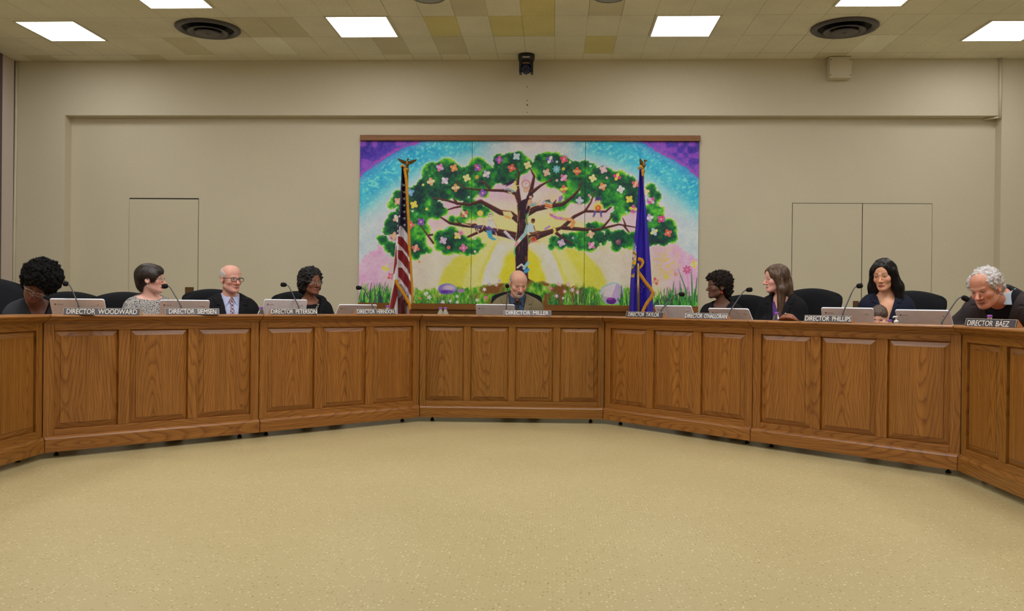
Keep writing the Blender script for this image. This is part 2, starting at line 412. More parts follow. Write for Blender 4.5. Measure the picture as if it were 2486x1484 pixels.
MB().lathe([(.031, .004), (.0385, .010), (.0385, .015), (.031, .018)], 28, 0, R, True, False).build('lens_ring', simple('blue_lens_ring', S(48, 78, 150), .3), t)
lab(MB().box(-.038, .038, -.0885, -.086, -.052, -.040).build('name_strip', simple('silver_strip', S(190, 186, 180), .4), t), 'pale silver strip')
lab(MB().box(-.034, .034, -.078, -.05, -.112, -.098).build('window', simple('brown_sensor_window', S(110, 88, 74), .25), t), 'brownish sensor window')
# junction box
p = Py(2041, 168, 9.25)
t = thing('junction_box', 'beige metal box on the wall just under the ceiling at upper right', 'electrical box', (p[0], YB, CEIL-.23))
MB().box(-.112, .112, -.11, -.001, 0, .222, 0, None, .004).build('body', M_WALL, t)
for zz in (.03, .19):
    for xx in (-.1, .1): MB().lathe([(.006, 0), (.004, .004)], 10, 0, Matrix.Translation((xx, -.111, zz))@Matrix.Rotation(PI/2, 4, 'X')).build('screw', simple('dull_screw', S(120, 104, 78), .4, .6), t)
# ---------------------------------------------------------------- world and view
w = bpy.data.worlds.new('dim_room'); SC.world = w; w.use_nodes = True
w.node_tree.nodes['Background'].inputs[0].default_value = (1, .95, .85, 1); w.node_tree.nodes['Background'].inputs[1].default_value = .02
SC.view_settings.view_transform = 'Standard'; SC.view_settings.look = 'None'; SC.view_settings.gamma = 1.; SC.view_settings.use_curve_mapping = False
SC.view_settings.exposure = .69
# ---------------------------------------------------------------- the curved dais of oak sections
OAKV = oak('oak_upright_grain', 2); OAKH = oak('oak_level_grain', 0)
OAKV2 = oak('darker_oak_upright_grain', 2, .92, (.96, 1, .9)); OAKH2 = oak('darker_oak_level_grain', 0, .92, (.96, 1, .9))
OAKT = oak('oak_counter_edge', 0, 1.05, (1, 1, 1), .28)
M_FOOT = simple('black_foot', S(18, 17, 16), .6)
ZT = .87
class Sec: pass
SECS = {}
T22 = math.tan(math.radians(22.5))
def desk(key, a, b, n, label, ta, tb, dark=False):
    """a,b: plan points of the plinth's front edge, left to right as the hall sees it"""
    a = np.array(a, float); b = np.array(b, float); L = float(np.hypot(*(b-a))); u = (b-a)/L; nv = np.array([u[1], -u[0]])   # nv points at the hall
    a = a-nv*.02-u*(.02*ta); b = b-nv*.02+u*(.02*tb); L = float(np.hypot(*(b-a)))
    s = Sec(); s.a = a; s.u = u; s.n = nv; s.L = L; s.ang = math.atan2(u[1], u[0]); SECS[key] = s
    V, H = (OAKV2, OAKH2) if dark else (OAKV, OAKH)
    o = thing('desk_section', label, 'desk', (a[0], a[1], 0), s.ang, 'oak sections of the curved council desk')
    # local frame: x along the front, -y towards the hall
    g = .003; E = (ta and -ta, tb and -tb); x0, x1 = g, L-g
    ms = .070 if n == 3 else .056
    if n == 2: ms = .07
    st = .062 if n != 4 else .052
    fr = MB()
    pw = (L-2*st-(n-1)*ms)/n
    fr.box(x0, st, 0, .022, .12, .83, 0, None, .002).box(L-st, x1, 0, .022, .12, .83, 0, None, .002)
    xs = [st+i*(pw+ms) for i in range(n)]
    for i in range(n-1): fr.box(xs[i]+pw, xs[i]+pw+ms, 0, .022, .172, .775, 0, None, .0025)
    fr.box(st, L-st, 0, .022, .775, .83, 1, None, .0025).box(st, L-st, 0, .022, .12, .172, 1, None, .0025)
    fr.build('face_frame', [V, H], o)
    for x in xs:
        p = MB(); z0, z1 = .172, .775; e = .036; yo, yi = .0175, .001
        O = [(x, yo, z0), (x+pw, yo, z0), (x+pw, yo, z1), (x, yo, z1)]
        I = [(x+e, yi+.0035, z0+e), (x+pw-e, yi+.0035, z0+e), (x+pw-e, yi+.0035, z1-e), (x+e, yi+.0035, z1-e)]
        e2 = e+.001; J = [(x+e2, yi, z0+e2), (x+pw-e2, yi, z0+e2), (x+pw-e2, yi, z1-e2), (x+e2, yi, z1-e2)]
        B = [(q[0], .022, q[2]) for q in O]
        r4 = lambda i, j: [(i+k, i+(k+1) % 4, j+(k+1) % 4, j+k) for k in range(4)]
        p.add(O+I+J+B, r4(0, 4)+r4(4, 8)+[(8, 9, 10, 11)]+r4(0, 12)+[(12, 13, 14, 15)])
        for k, fi in ((0, 1), (2, 1)): p.m[k] = 1
        p.build('panel', [V, H], o)
    MB().prism([(.02, .135), (-.004, .133), (-.014, .126), (-.02, .116), (-.02, .04), (.02, .04)], x0, x1, 0, None, False, E).build('plinth', H, o)
    MB().prism([(.03, ZT), (-.055, ZT), (-.0615, ZT-.003), (-.064, ZT-.0085), (-.0615, ZT-.014), (-.055, ZT-.017), (.03, ZT-.017)], x0, x1, 0, None, False, E).prism([(.22, ZT), (.031, ZT), (.031, ZT-.017), (.22, ZT-.017)], x0, x1, 0, None, False, E).build('counter_top', OAKT, o)
    MB().prism([(.02, ZT-.0172), (-.052, ZT-.0172), (-.052, ZT-.021), (-.046, ZT-.0225), (-.040, ZT-.030), (-.028, ZT-.037), (-.014, ZT-.0405), (-.012, ZT-.047), (-.004, ZT-.049), (.0, ZT-.052), (.02, ZT-.052)], x0, x1, 0, None, False, E).build('crown_moulding', H, o)
    MB().prism([(.0225, .045), (.04, .045), (.04, .85), (.0225, .85)], x0+.002, x1-.002, 0, None, False, E).build('backing_board', H, o)
    MB().prism([(.042, .775), (.72, .775), (.72, .745), (.042, .745)], x0+.002, x1-.002, 0, None, False, E).build('worktop', H, o)
    MB().prism([(.205, .777), (.22, .777), (.22, .8525), (.205, .8525)], x0+.002, x1-.002, 0, None, False, E).build('riser', H, o)
    for x in (.10, L-.10):
        MB().lathe([(.014, 0), (.016, .004), (.016, .012), (.009, .014), (.009, .0445)], 14, 0, Matrix.Translation((x, .09, 0))).build('foot', M_FOOT, o)
    if key in ('L3', 'R3'):
        xe = .012 if key == 'L3' else L-.030
        MB().box(xe, xe+.018, .0425, .70, .045, .7445).build('end_panel', V, o)
    return o
DP = {'a': (-3.054, 5.126), 'b': (-2.067, 6.086), 'c': (-1.084, 7.050), 'd': (.397, 7.100), 'e': (1.350, 6.100), 'f': (2.310, 5.135)}
_P = [(-3.05, 3.76), DP['a'], DP['b'], DP['c'], DP['d'], DP['e'], DP['f'], (2.305, 3.77)]
_A = [math.atan2(q[1]-p[1], q[0]-p[0]) for p, q in zip(_P, _P[1:])]
_T = [0]+[math.tan((p-q)/2) for p, q in zip(_A, _A[1:])]+[0]
_D = [('L3', 3, 'oak desk section at the far left edge, only one raised panel in view', True),
      ('L2', 3, 'three panel oak desk section, the leftmost one seen whole', False),
      ('L1', 3, 'three panel oak desk section just left of the four panel middle section', False),
      ('C', 4, 'four panel oak desk section in the middle, facing the hall squarely', True),
      ('R1', 3, 'three panel oak desk section just right of the four panel middle section', False),
      ('R2', 3, 'three panel oak desk section under the brown leather bag', False),
      ('R3', 3, 'darker oak desk section at the far right edge, cut by the picture', True)]
for k, (key, n, lb, dk) in enumerate(_D): desk(key, _P[k], _P[k+1], n, lb, _T[k], _T[k+1], dk)
def on(sec, px, v, py=745):
    """plan point where the sight line through pixel column px meets the vertical plane v metres in front (+) of a section's face"""
    s = SECS[sec]; P0 = np.array([*(s.a+s.n*v), 0.]); P = Pn(px, py, P0, np.array([*s.n, 0.])); return P
# ---------------------------------------------------------------- a small painter: colours laid on the vertices of a fine grid
class Canvas:
    def __init__(s, x0, y0, w, h, ss=2):
        s.x0, s.y0, s.ss = x0, y0, ss; s.W, s.H = int(w*ss), int(h*ss)
        s.a = np.zeros((s.H, s.W, 3)); yy, xx = np.mgrid[0:s.H, 0:s.W]
        s.X = x0+(xx+.5)/ss; s.Y = y0+(yy+.5)/ss
    def win(s, x0, y0, x1, y1):
        a = max(0, int((x0-s.x0)*s.ss)-1); b = min(s.W, int((x1-s.x0)*s.ss)+2); c = max(0, int((y0-s.y0)*s.ss)-1); d = min(s.H, int((y1-s.y0)*s.ss)+2)
        return slice(c, max(c, d)), slice(a, max(a, b))
    def put(s, sl, m, c, al=1.):
        m = (m*al)[..., None]; s.a[sl] = s.a[sl]*(1-m)+np.asarray(c, float)*m
    def poly_mask(s, P):
        P = np.asarray(P, float); sl = s.win(P[:, 0].min(), P[:, 1].min(), P[:, 0].max(), P[:, 1].max())
        X, Y = s.X[sl], s.Y[sl]; m = np.zeros(X.shape, bool); n = len(P)
        for i in range(n):
            x0, y0 = P[i]; x1, y1 = P[(i+1) % n]
            if y0 == y1: continue
            m ^= ((y0 > Y) != (y1 > Y)) & (X < (x1-x0)*(Y-y0)/(y1-y0)+x0)
        return sl, m.astype(float)
    def poly(s, P, c, al=1.): sl, m = s.poly_mask(P); s.put(sl, m, c, al)
    def disc(s, x, y, rx, c, ry=None, rot=0., al=1., soft=.6):
        ry = ry or rx; r = max(rx, ry)+1; sl = s.win(x-r, y-r, x+r, y+r); dx, dy = s.X[sl]-x, s.Y[sl]-y
        if rot: dx, dy = dx*math.cos(rot)+dy*math.sin(rot), -dx*math.sin(rot)+dy*math.cos(rot)
        d = (np.sqrt((dx/rx)**2+(dy/ry)**2)-1)*min(rx, ry); s.put(sl, np.clip(.5-d/soft, 0, 1), c, al)
    def line(s, P, w, c, al=1.):
        P = [np.array(p, float) for p in P]; n = len(P); Wd = w if isinstance(w, (list, tuple)) else [w]*n
        if len(Wd) == 2 and n > 2: Wd = list(np.linspace(Wd[0], Wd[1], n))
        A = np.array(P); r = max(Wd)+1; sl = s.win(A[:, 0].min()-r, A[:, 1].min()-r, A[:, 0].max()+r, A[:, 1].max()+r)
        X, Y = s.X[sl], s.Y[sl]; best = np.full(X.shape, 1e9)
        for i in range(n-1):
            d = P[i+1]-P[i]; L = d@d+1e-9; t = np.clip(((X-P[i][0])*d[0]+(Y-P[i][1])*d[1])/L, 0, 1)
            best = np.minimum(best, np.hypot(X-P[i][0]-t*d[0], Y-P[i][1]-t*d[1])-(Wd[i]*(1-t)+Wd[i+1]*t)/2)
        s.put(sl, np.clip(.5-best/.6, 0, 1), c, al)
def blur(a, r):
    for ax in (0, 1):
        for _ in range(2):
            k = 2*r+1; c = np.cumsum(np.pad(a, [(r+1, r) if i == ax else (0, 0) for i in range(a.ndim)], mode='edge'), axis=ax)
            a = (np.take(c, range(k, c.shape[ax]), ax)-np.take(c, range(0, c.shape[ax]-k), ax))/k
    return a
def vnoise(X, Y, sc, seed):
    g = np.random.default_rng(seed).random((257, 257)); x, y = X/sc, Y/sc; xi, yi = np.floor(x).astype(int), np.floor(y).astype(int)
    fx, fy = x-xi, y-yi; fx = fx*fx*(3-2*fx); fy = fy*fy*(3-2*fy); xi %= 256; yi %= 256
    return (g[yi, xi]*(1-fx)+g[yi, xi+1]*fx)*(1-fy)+(g[yi+1, xi]*(1-fx)+g[yi+1, xi+1]*fx)*fy
def rampc(t, stops):
    xs = [p for p, _ in stops]; return np.stack([np.interp(t, xs, [c[k] for _, c in stops]) for k in range(3)], -1)

# ---------------------------------------------------------------- the painted tree mural
MX0, MY0, MW, MH = 862, 334, 842, 416
cv = Canvas(MX0, MY0, MW, MH); X, Y = cv.X, cv.Y
n1 = vnoise(X, Y, 14, 1); n2 = vnoise(X*.9+Y*.6, Y-X*.3, 5, 2); n3 = vnoise(X, Y, 3, 3); nz = (n1*.5+n2*.32+n3*.18)-.5
e = np.hypot((X-1283)/1.24, Y-770)+nz*16
lft = np.clip((1290-X)/500, -.8, .8)
cv.a = rampc(e, [(215, (226, 208, 128)), (248, (224, 204, 140)), (268, (222, 186, 160)), (290, (216, 164, 186)), (335, (212, 156, 200)), (356, (196, 168, 212)), (380, (164, 192, 226)), (404, (130, 188, 222)), (428, (56, 154, 206)), (452, (46, 152, 200)), (472, (56, 132, 194)), (482, (80, 56, 156)), (500, (64, 40, 144)), (540, (52, 30, 120))])
cv.a += nz[..., None]*np.where(e[..., None] > 400, [70, 62, 46], [26, 26, 26])
m = np.clip((np.abs(e-479)-0)/4, 0, 1); cv.a = cv.a*m[..., None]+np.array([150, 50, 150])*(1-m[..., None])
m = np.clip((e-480)/10, 0, 1)*np.clip((n1-.55)*6, 0, 1)*.55; cv.a = cv.a*(1-m[..., None])+np.array([140, 60, 170])*m[..., None]
m = np.clip((e-400)/20, 0, 1)*np.clip((472-e)/10, 0, 1)*np.clip((n2-.68)*7, 0, 1)*.6; cv.a = cv.a*(1-m[..., None])+np.array([120, 214, 218])*m[..., None]
# top centre: pale pink round the half-hidden moon
m = np.clip(1-np.hypot((X-1292)/150, (Y-352)/42), 0, 1)**.7; cv.a = cv.a*(1-m[..., None])+(np.array([216, 196, 214])+nz[..., None]*24)*m[..., None]
cv.disc(1282, 338, 27, (206, 196, 202), 24, soft=3); cv.disc(1282, 338, 22, (190, 182, 202), 19, soft=3)
# low side skies: blue-white at the far edges sinking into pink
m = np.clip((np.abs(X-1283)-345)/18, 0, 1)*np.clip((Y-505)/60, 0, 1)
edge = np.clip((np.abs(X-1283)-(Y-560)*1.15-320+nz*30)/10, 0, 1)
low = np.where(edge[..., None] > .5, np.array([168, 190, 222]), np.array([218, 150, 200]))+nz[..., None]*44
cv.a = cv.a*(1-m[..., None])+low*m[..., None]
m = np.clip(1-np.hypot((X-1618)/50, (Y-640)/55), 0, 1)*1.3*np.clip((n2-.35)*3, 0, 1); m = np.clip(m, 0, 1); cv.a = cv.a*(1-m[..., None])+np.array([230, 166, 110])*m[..., None]
# rising sun bands under the boughs
e2 = np.hypot(X-1268, np.clip(700-Y, 0, None)*(.56+1.1*np.clip((np.abs(X-1268)-45)/120, 0, 1)))+nz*9
sun = rampc(e2, [(0, (214, 190, 34)), (52, (214, 194, 44)), (62, (212, 206, 168)), (96, (212, 208, 196)), (104, (214, 198, 70)), (112, (216, 206, 120)), (140, (214, 206, 108)), (152, (204, 196, 66)), (198, (206, 198, 74)), (208, (214, 196, 168)), (262, (210, 186, 168))])+nz[..., None]*30
m = np.clip((Y-575-np.clip(np.abs(X-1268)-180, 0, None)*.25+nz*60)/24, 0, 1)*np.clip((300-np.abs(X-1268))/40, 0, 1); cv.a = cv.a*(1-m[..., None])+sun*m[..., None]
for cx_, cy_, rx, ry, c, al in ((1180, 545, 60, 22, (226, 214, 118), .8), (1330, 545, 60, 20, (226, 210, 120), .7), (1200, 500, 45, 16, (222, 196, 178), .8), (1345, 480, 50, 20, (226, 186, 140), .7), (1410, 505, 45, 22, (222, 184, 176), .7), (1080, 478, 50, 10, (218, 172, 200), .8), (1290, 470, 36, 26, (226, 206, 196), .8), (1420, 525, 40, 14, (214, 182, 206), .7), (1500, 540, 50, 18, (214, 184, 206), .7)):
    m = np.clip(1.3-np.hypot((X-cx_)/rx, (Y-cy_)/ry)+nz*.5, 0, 1)*al; cv.a = cv.a*(1-m[..., None])+np.array(c)*m[..., None]
# boughs first, then leaves, then more boughs over them
BR = (48, 22, 30); BD = (34, 14, 32)
def bough(P, w):
    cv.line(P, [a+1.6 for a in np.linspace(w[0], w[1]*.45, len(P))], (104, 60, 48)); cv.line([(x+.3, y+.6) for x, y in P], list(np.linspace(w[0], w[1]*.45, len(P))), BR)
    cv.line([(x, y-w[0]*.12) for x, y in P], list(np.linspace(w[0]*.3, w[1]*.3, len(P))), (86, 46, 40), .6)
boughs = [([(1265, 540), (1240, 520), (1215, 516), (1190, 502), (1167, 489), (1140, 497), (1110, 494), (1082, 486), (1052, 481)], (15, 3)), ([(1110, 495), (1096, 472), (1085, 460)], (5, 1.5)), ([(1140, 497), (1104, 504), (1072, 514)], (5, 1.5)),
    ([(1262, 498), (1252, 470), (1224, 463), (1190, 462), (1160, 461), (1125, 456), (1108, 438)], (8, 3)), ([(1190, 461), (1177, 443), (1160, 440)], (5, 2)), ([(1225, 440), (1236, 447), (1212, 430)], (3, 1.5)),
    ([(1262, 500), (1256, 450), (1260, 420), (1250, 402)], (9, 2)), ([(1284, 486), (1291, 455), (1297, 428), (1288, 410)], (11, 3)), ([(1297, 428), (1307, 418)], (4, 1.5)), ([(1290, 468), (1312, 451), (1342, 434)], (8, 2)),
    ([(1276, 520), (1300, 507), (1330, 501), (1366, 496), (1390, 478), (1406, 460), (1412, 440)], (15, 3)), ([(1404, 461), (1424, 453), (1444, 445)], (5, 2)), ([(1345, 494), (1350, 486)], (4, 2)), ([(1384, 482), (1382, 470)], (4, 2)),
    ([(1278, 584), (1310, 571), (1345, 560), (1366, 552)], (20, 10)), ([(1366, 552), (1394, 526), (1420, 513), (1434, 492), (1444, 465)], (8, 2.5)), ([(1420, 513), (1470, 514), (1486, 500), (1504, 480)], (5, 2)),
    ([(1366, 553), (1410, 557), (1445, 559), (1470, 553), (1502, 545), (1542, 552)], (9, 3)), ([(1460, 556), (1480, 533), (1488, 520)], (5, 1.5)), ([(1470, 558), (1500, 578)], (4, 1.5)), ([(1515, 548), (1535, 575)], (4, 2)), ([(1518, 545), (1512, 530)], (3, 1.5)),
    ([(1264, 577), (1228, 568), (1190, 560), (1162, 549), (1125, 547), (1092, 542), (1070, 528)], (20, 4)), ([(1170, 560), (1130, 578), (1100, 590)], (6, 2)), ([(1118, 546), (1108, 532)], (4, 1.5)), ([(1346, 562), (1370, 582), (1388, 590)], (8, 2)), ([(1052, 590), (1030, 560), (1020, 545)], (4, 2)), ([(1055, 570), (1000, 572)], (4, 2))]
LEAF = [(1050,420,24),(1085,410,24),(1104,420,20),(1125,428,20),(1060,445,30),(1100,450,28),(1032,452,19),(1045,472,22),(1080,468,19),(1118,464,22),(1028,440,8),(1160,403,20),(1150,425,25),(1175,420,22),(1195,432,16),(1165,445,26),(1185,450,14),(1150,470,11),(1178,472,9),(1135,468,18),
    (1212,388,14),(1240,396,23),(1260,379,12),(1266,400,22),(1230,410,22),(1215,412,18),(1245,425,18),(1282,396,10),(1210,432,13),(1226,436,12),(1300,412,9),(1312,388,14),(1330,395,24),(1350,384,14),(1345,415,30),(1320,422,20),(1372,408,22),(1370,438,25),(1340,438,18),(1396,413,20),(1420,404,14),(1400,443,26),(1428,428,24),(1438,406,10),(1302,404,12),
    (1460,432,24),(1485,443,26),(1450,458,22),(1506,428,14),(1525,443,18),(1500,463,28),(1480,480,20),(1530,473,22),(1470,495,12),(1512,502,20),(1495,527,14),(1385,473,18),(1410,468,20),(1420,483,12),(1395,484,10),(1476,420,12),(1548,455,14),(1550,490,16),
    (1580,458,13),(1590,478,15),(1586,503,14),(1602,508,11),(1592,528,16),(1604,521,9),(1600,558,20),(1620,558,22),(1632,578,13),(1610,583,14),(1590,583,12),(1572,560,20),(1624,547,16),(1575,520,20),(1574,590,10),
    (988,468,13),(1000,488,20),(966,474,12),(960,490,13),(950,498,10),(1012,466,16),(1036,483,15),(1020,498,18),(1056,498,9),(955,528,13),(945,543,12),(960,558,16),(940,560,11),(930,584,12),(921,578,7),(946,600,14),(956,616,8),(968,602,14),(1000,540,20),(1020,528,20),(1046,508,21),(1064,502,12),(1000,563,24),(1030,558,15),(1014,583,20),(1000,600,18),(1024,603,15),(1008,620,12),(1042,608,8),(1060,520,14),(1078,514,10),(980,515,18),(975,545,18),
    (1140,500,18),(1160,504,13),(1130,524,13),(1113,538,12),(1150,519,15),(1098,534,11),(1125,544,9),(1180,508,9),(1190,520,8),(1172,520,10),(1070,578,18),(1095,570,19),(1066,598,12),(1090,598,20),(1115,588,20),(1115,606,13),(1140,594,15),(1150,604,14),(1168,598,8),(1134,612,10),(1080,612,8),(1160,584,9),(1176,595,5),
    (1345,585,12),(1360,594,13),(1338,600,8),(1370,579,12),(1385,588,14),(1390,574,11),(1410,573,14),(1410,594,15),(1430,588,22),(1430,568,14),(1450,578,18),(1435,604,9),(1464,588,9),(1480,573,12),(1500,578,18),(1520,584,18),(1495,600,12),(1510,568,10),(1530,593,13),(1540,574,12),(1430,550,9),(1446,547,10),(1460,551,10),(1474,557,7),(1348,505,10),(1362,500,13),(1374,494,8)]
rg = np.random.default_rng(5)
def mask_of(circ, rag):
    m = np.zeros(X.shape)
    for x, y, r in circ:
        pts = [(x, y, r)]+[(x+r*.88*math.cos(a), y+r*.88*math.sin(a), r*.26) for a in np.linspace(0, 2*PI, max(7, int(r*.75)), endpoint=False)+rg.random()*2]
        for px, py, pr in (pts if rag else pts[:1]):
            sl = cv.win(px-pr, py-pr, px+pr, py+pr); m[sl] = np.maximum(m[sl], (np.hypot(cv.X[sl]-px, cv.Y[sl]-py) < pr))
    return m
lm = mask_of(LEAF, True); glow = np.clip(blur(lm, 7)*1.5, 0, 1)
m = (glow*(1-lm)*.75)[..., None]; cv.a = cv.a*(1-m)+np.array([226, 200, 190])*m
for P, w in boughs: bough(P, w)
inn = blur(lm, 9); shade = np.clip((inn-.5)*2, 0, 1); vn = vnoise(X, Y, 26, 9)*.55+vnoise(X, Y, 7, 10)*.3+n3*.15
tt = np.clip(shade*.60+(vn-.47)*1.35, 0, 1)
leafc = rampc(tt, [(0, (138, 196, 52)), (.2, (84, 168, 46)), (.42, (36, 124, 46)), (.66, (14, 80, 48)), (1, (10, 40, 46))])
cv.a = cv.a*(1-lm[..., None])+leafc*lm[..., None]
for k in (0, 3, 4, 6, 7, 9, 10, 12, 14, 15, 17, 18, 21, 22, 24, 25, 26): bough([p for p in boughs[k][0]], (boughs[k][1][0]*.9, boughs[k][1][1]*.9))
# trunk and roots
T = [(1254, 706), (1252, 690), (1252, 640), (1250, 600), (1256, 560), (1258, 525), (1256, 498), (1268, 486), (1284, 480), (1290, 492), (1282, 520), (1278, 545), (1282, 590), (1280, 640), (1282, 676), (1298, 688), (1322, 700), (1310, 708), (1280, 706)]
cv.poly([(x+(1.5 if x > 1266 else -1.5), y) for x, y in T], (190, 140, 84)); cv.poly(T, BD)
for k in range(26):
    x = 1256+rg.random()*22; y = 500+rg.random()*180; c = ((96, 52, 36), (74, 34, 60), (130, 84, 44), (28, 12, 28))[k % 4]
    cv.line([(x, y), (x+rg.normal()*2, y+12+rg.random()*20)], [2.2, .8], c, .8)
bough([(1258, 690), (1240, 694), (1222, 702), (1208, 708)], (9, 2)); bough([(1278, 692), (1300, 700), (1324, 712)], (9, 2)); cv.line([(1262, 694), (1230, 712)], [6, 2], (120, 66, 30)); cv.line([(1284, 697), (1312, 706)], [3, 1], (206, 160, 96))
# patterned ribbon wound round the trunk
for P, w, c in (([(1282, 520), (1277, 535), (1282, 552), (1278, 566), (1266, 580), (1256, 590), (1250, 602), (1247, 612), (1251, 622)], [5, 3], (98, 176, 110)), ([(1281, 548), (1276, 566), (1264, 580), (1254, 592)], [8, 8], (206, 202, 178)), ([(1281, 548), (1276, 566), (1264, 580)], [6, 6], (104, 164, 178)), ([(1256, 590), (1252, 596)], [7, 6], (224, 130, 140)), ([(1256, 650), (1266, 642), (1272, 648), (1280, 640)], [4, 4], (214, 206, 186)), ([(1272, 652), (1282, 638)], [7, 7], (120, 180, 196)), ([(1275, 660), (1282, 655)], [8, 8], (60, 130, 190))): cv.line(P, w, c)
for x, y in ((1279, 556), (1275, 565), (1269, 573), (1262, 580)): cv.disc(x, y, 1.6, (230, 226, 206)); cv.disc(x, y, .7, (60, 60, 80))
# small wraps on the boughs
cv.poly([(1220, 513), (1240, 514), (1246, 524), (1240, 534), (1224, 526)], (228, 190, 130)); cv.poly([(1224, 522), (1238, 526), (1240, 533), (1226, 528)], (226, 140, 60))
cv.poly([(1322, 487), (1334, 484), (1342, 500), (1337, 509), (1324, 503)], (84, 60, 52))
for k, c in enumerate(((60, 150, 150), (226, 214, 180), (226, 120, 60), (232, 150, 84), (204, 70, 56), (240, 206, 150))): cv.line([(1323.5, 489+k*2.9), (1340, 493+k*2.9)], 2.2, c)
cv.poly([(1357, 478), (1365, 474), (1367, 481), (1360, 492), (1355, 490)], (130, 100, 170)); cv.poly([(1315, 492), (1322, 485), (1323, 489), (1317, 500)], (170, 150, 200))
cv.poly([(1180, 559), (1194, 560), (1196, 575), (1206, 582), (1198, 584), (1186, 578)], (60, 140, 180)); cv.line([(1226, 563), (1236, 574), (1246, 582)], [7, 5], (176, 170, 214)); cv.line([(1228, 562), (1238, 572)], [2, 2], (230, 226, 230))
cv.poly([(1340, 549), (1348, 552), (1351, 562), (1346, 570), (1340, 574), (1344, 562)], (224, 168, 60))
for x, y in ((1345, 556), (1347.5, 563), (1344, 569)): cv.disc(x, y, 1.7, (236, 226, 196))
cv.line([(1324, 556), (1334, 550)], 5, (150, 110, 180))
# fish-tail scarf on the right bough
for P, w, c in (([(1337, 522), (1350, 530), (1370, 532), (1386, 533), (1393, 540), (1388, 550)], [6, 9], (226, 130, 80)), ([(1338, 522), (1352, 529), (1366, 531)], [5, 7], (170, 110, 190)), ([(1338, 522), (1344, 519), (1350, 518)], [2, 1], (196, 130, 90)), ([(1340, 523), (1334, 518)], [3, 1], (150, 84, 66))): cv.line(P, w, c)
for k in range(34):
    t = rg.random(); x = 1348+t*42; cv.disc(x, 528+t*6+rg.normal()*2.4+max(0, x-1384)*.8, .9, ((232, 170, 70), (206, 70, 90), (240, 200, 160))[k % 3])
# dream-catcher ring
a = np.linspace(0, 2*PI, 26); cv.line([(1277+9.5*math.cos(t), 447+9.5*math.sin(t)) for t in a], 1.5, (140, 84, 40)); cv.line([(1277, 438), (1276, 456)], .8, (170, 120, 70)); cv.line([(1270, 442), (1277, 447), (1284, 442)], .8, (170, 120, 70))
for k in range(5): cv.line([(1272+k*2.5, 457+k % 2), (1272.5+k*2.5, 466+k % 3)], 1.2, (176, 100, 46))
# children resting in the branches (plain figures)
def kid(head, hr, hair, skin, torso, shirt, arms, legs, trouser, feet=None, lw=4.2):
    cv.poly(torso, shirt)
    for P in legs: cv.line(P, [lw, lw*.6], trouser)
    for P in arms: cv.line(P, [2.6, 2.], skin)
    for P in feet or []: cv.line(P, [2.6, 1.8], skin)
    cv.disc(*head, hr, skin, hr*1.15); hair(head, hr)
def cap(c): return lambda h, r: (cv.disc(h[0], h[1]-r*.55, r*1.12, c, r*.85), cv.line([(h[0]-r, h[1]-r*.4), (h[0]-r*.9, h[1]+r*.4)], 1.5, c))
kid((1250, 444), 4, lambda h, r: cv.poly([(1253, 437), (1246, 434), (1236, 441), (1218, 450), (1230, 449), (1226, 454), (1242, 447), (1247, 443), (1249, 439)], (40, 26, 60)), (206, 170, 100), [(1238, 456), (1246, 449), (1254, 449), (1256, 460), (1248, 466), (1240, 464)], (222, 200, 130), [[(1253, 452), (1262, 450)]], [[(1243, 462), (1230, 458), (1226, 461)], [(1247, 464), (1240, 468), (1234, 466)]], (110, 140, 160), [[(1234, 466), (1246, 474), (1250, 482)]])
kid((1288, 477), 4.2, lambda h, r: cv.poly([(1285, 468), (1292, 469), (1295, 475), (1294, 482), (1290, 475), (1285, 476), (1280, 486), (1276, 520), (1272, 520), (1274, 490), (1280, 474)], (44, 20, 44)), (206, 150, 120), [(1282, 485), (1290, 484), (1294, 492), (1290, 502), (1282, 500)], (196, 140, 116), [[(1283, 488), (1279, 502), (1275, 514)]], [[(1288, 499), (1300, 492)], [(1290, 500), (1302, 496)]], (96, 148, 150), [[(1300, 492), (1312, 500)], [(1306, 494), (1311, 486)]])
kid((1166, 520), 4.4, lambda h, r: [cv.disc(1166+5.2*math.cos(t), 518+5*math.sin(t), 2.4, (226, 176, 62)) for t in np.linspace(2.2, 7.2, 11)], (226, 176, 140), [(1157, 533), (1163, 528), (1172, 529), (1176, 546), (1160, 548), (1154, 540)], (220, 206, 150), [[(1159, 534), (1150, 540), (1143, 545)], [(1173, 532), (1175, 546), (1170, 556)]], [[(1170, 549), (1152, 549), (1156, 560)], [(1168, 550), (1158, 554), (1162, 564)]], (78, 62, 104), [[(1122, 543), (1142, 548)], [(1160, 562), (1164, 571)]])
kid((1191, 524), 4, lambda h, r: (cv.disc(1190.5, 521.5, 5.4, (190, 186, 190), 5.8), cv.disc(1191.5, 524, 3.3, (214, 170, 140), 4.2), cv.line([(1187.5, 521), (1191, 519.4), (1194, 521)], 1.4, (60, 44, 44))), (214, 170, 140), [(1184, 534), (1190, 529), (1197, 534), (1204, 552), (1190, 556), (1180, 552), (1178, 544)], (206, 198, 184), [[(1198, 536), (1206, 550), (1208, 560)]], [[(1186, 551), (1202, 562), (1204, 568)], [(1180, 552), (1194, 560)]], (86, 66, 130), [[(1204, 566), (1208, 578), (1214, 582)]])
cv.line([(1184, 534), (1191, 537), (1198, 533)], 2, (160, 150, 180))
kid((1294, 537), 4.8, lambda h, r: cv.disc(1294.5, 534, 4.6, (50, 34, 30), 3.4), (112, 68, 46), [(1280, 542), (1288, 541), (1297, 548), (1297, 562), (1288, 568), (1281, 566)], (160, 190, 214), [[(1281, 546), (1277, 530), (1276, 520)], [(1296, 549), (1299, 560)]], [[(1287, 566), (1298, 566), (1308, 572)], [(1290, 568), (1304, 562), (1312, 562)]], (104, 64, 44), [[(1308, 570), (1304, 578)]])
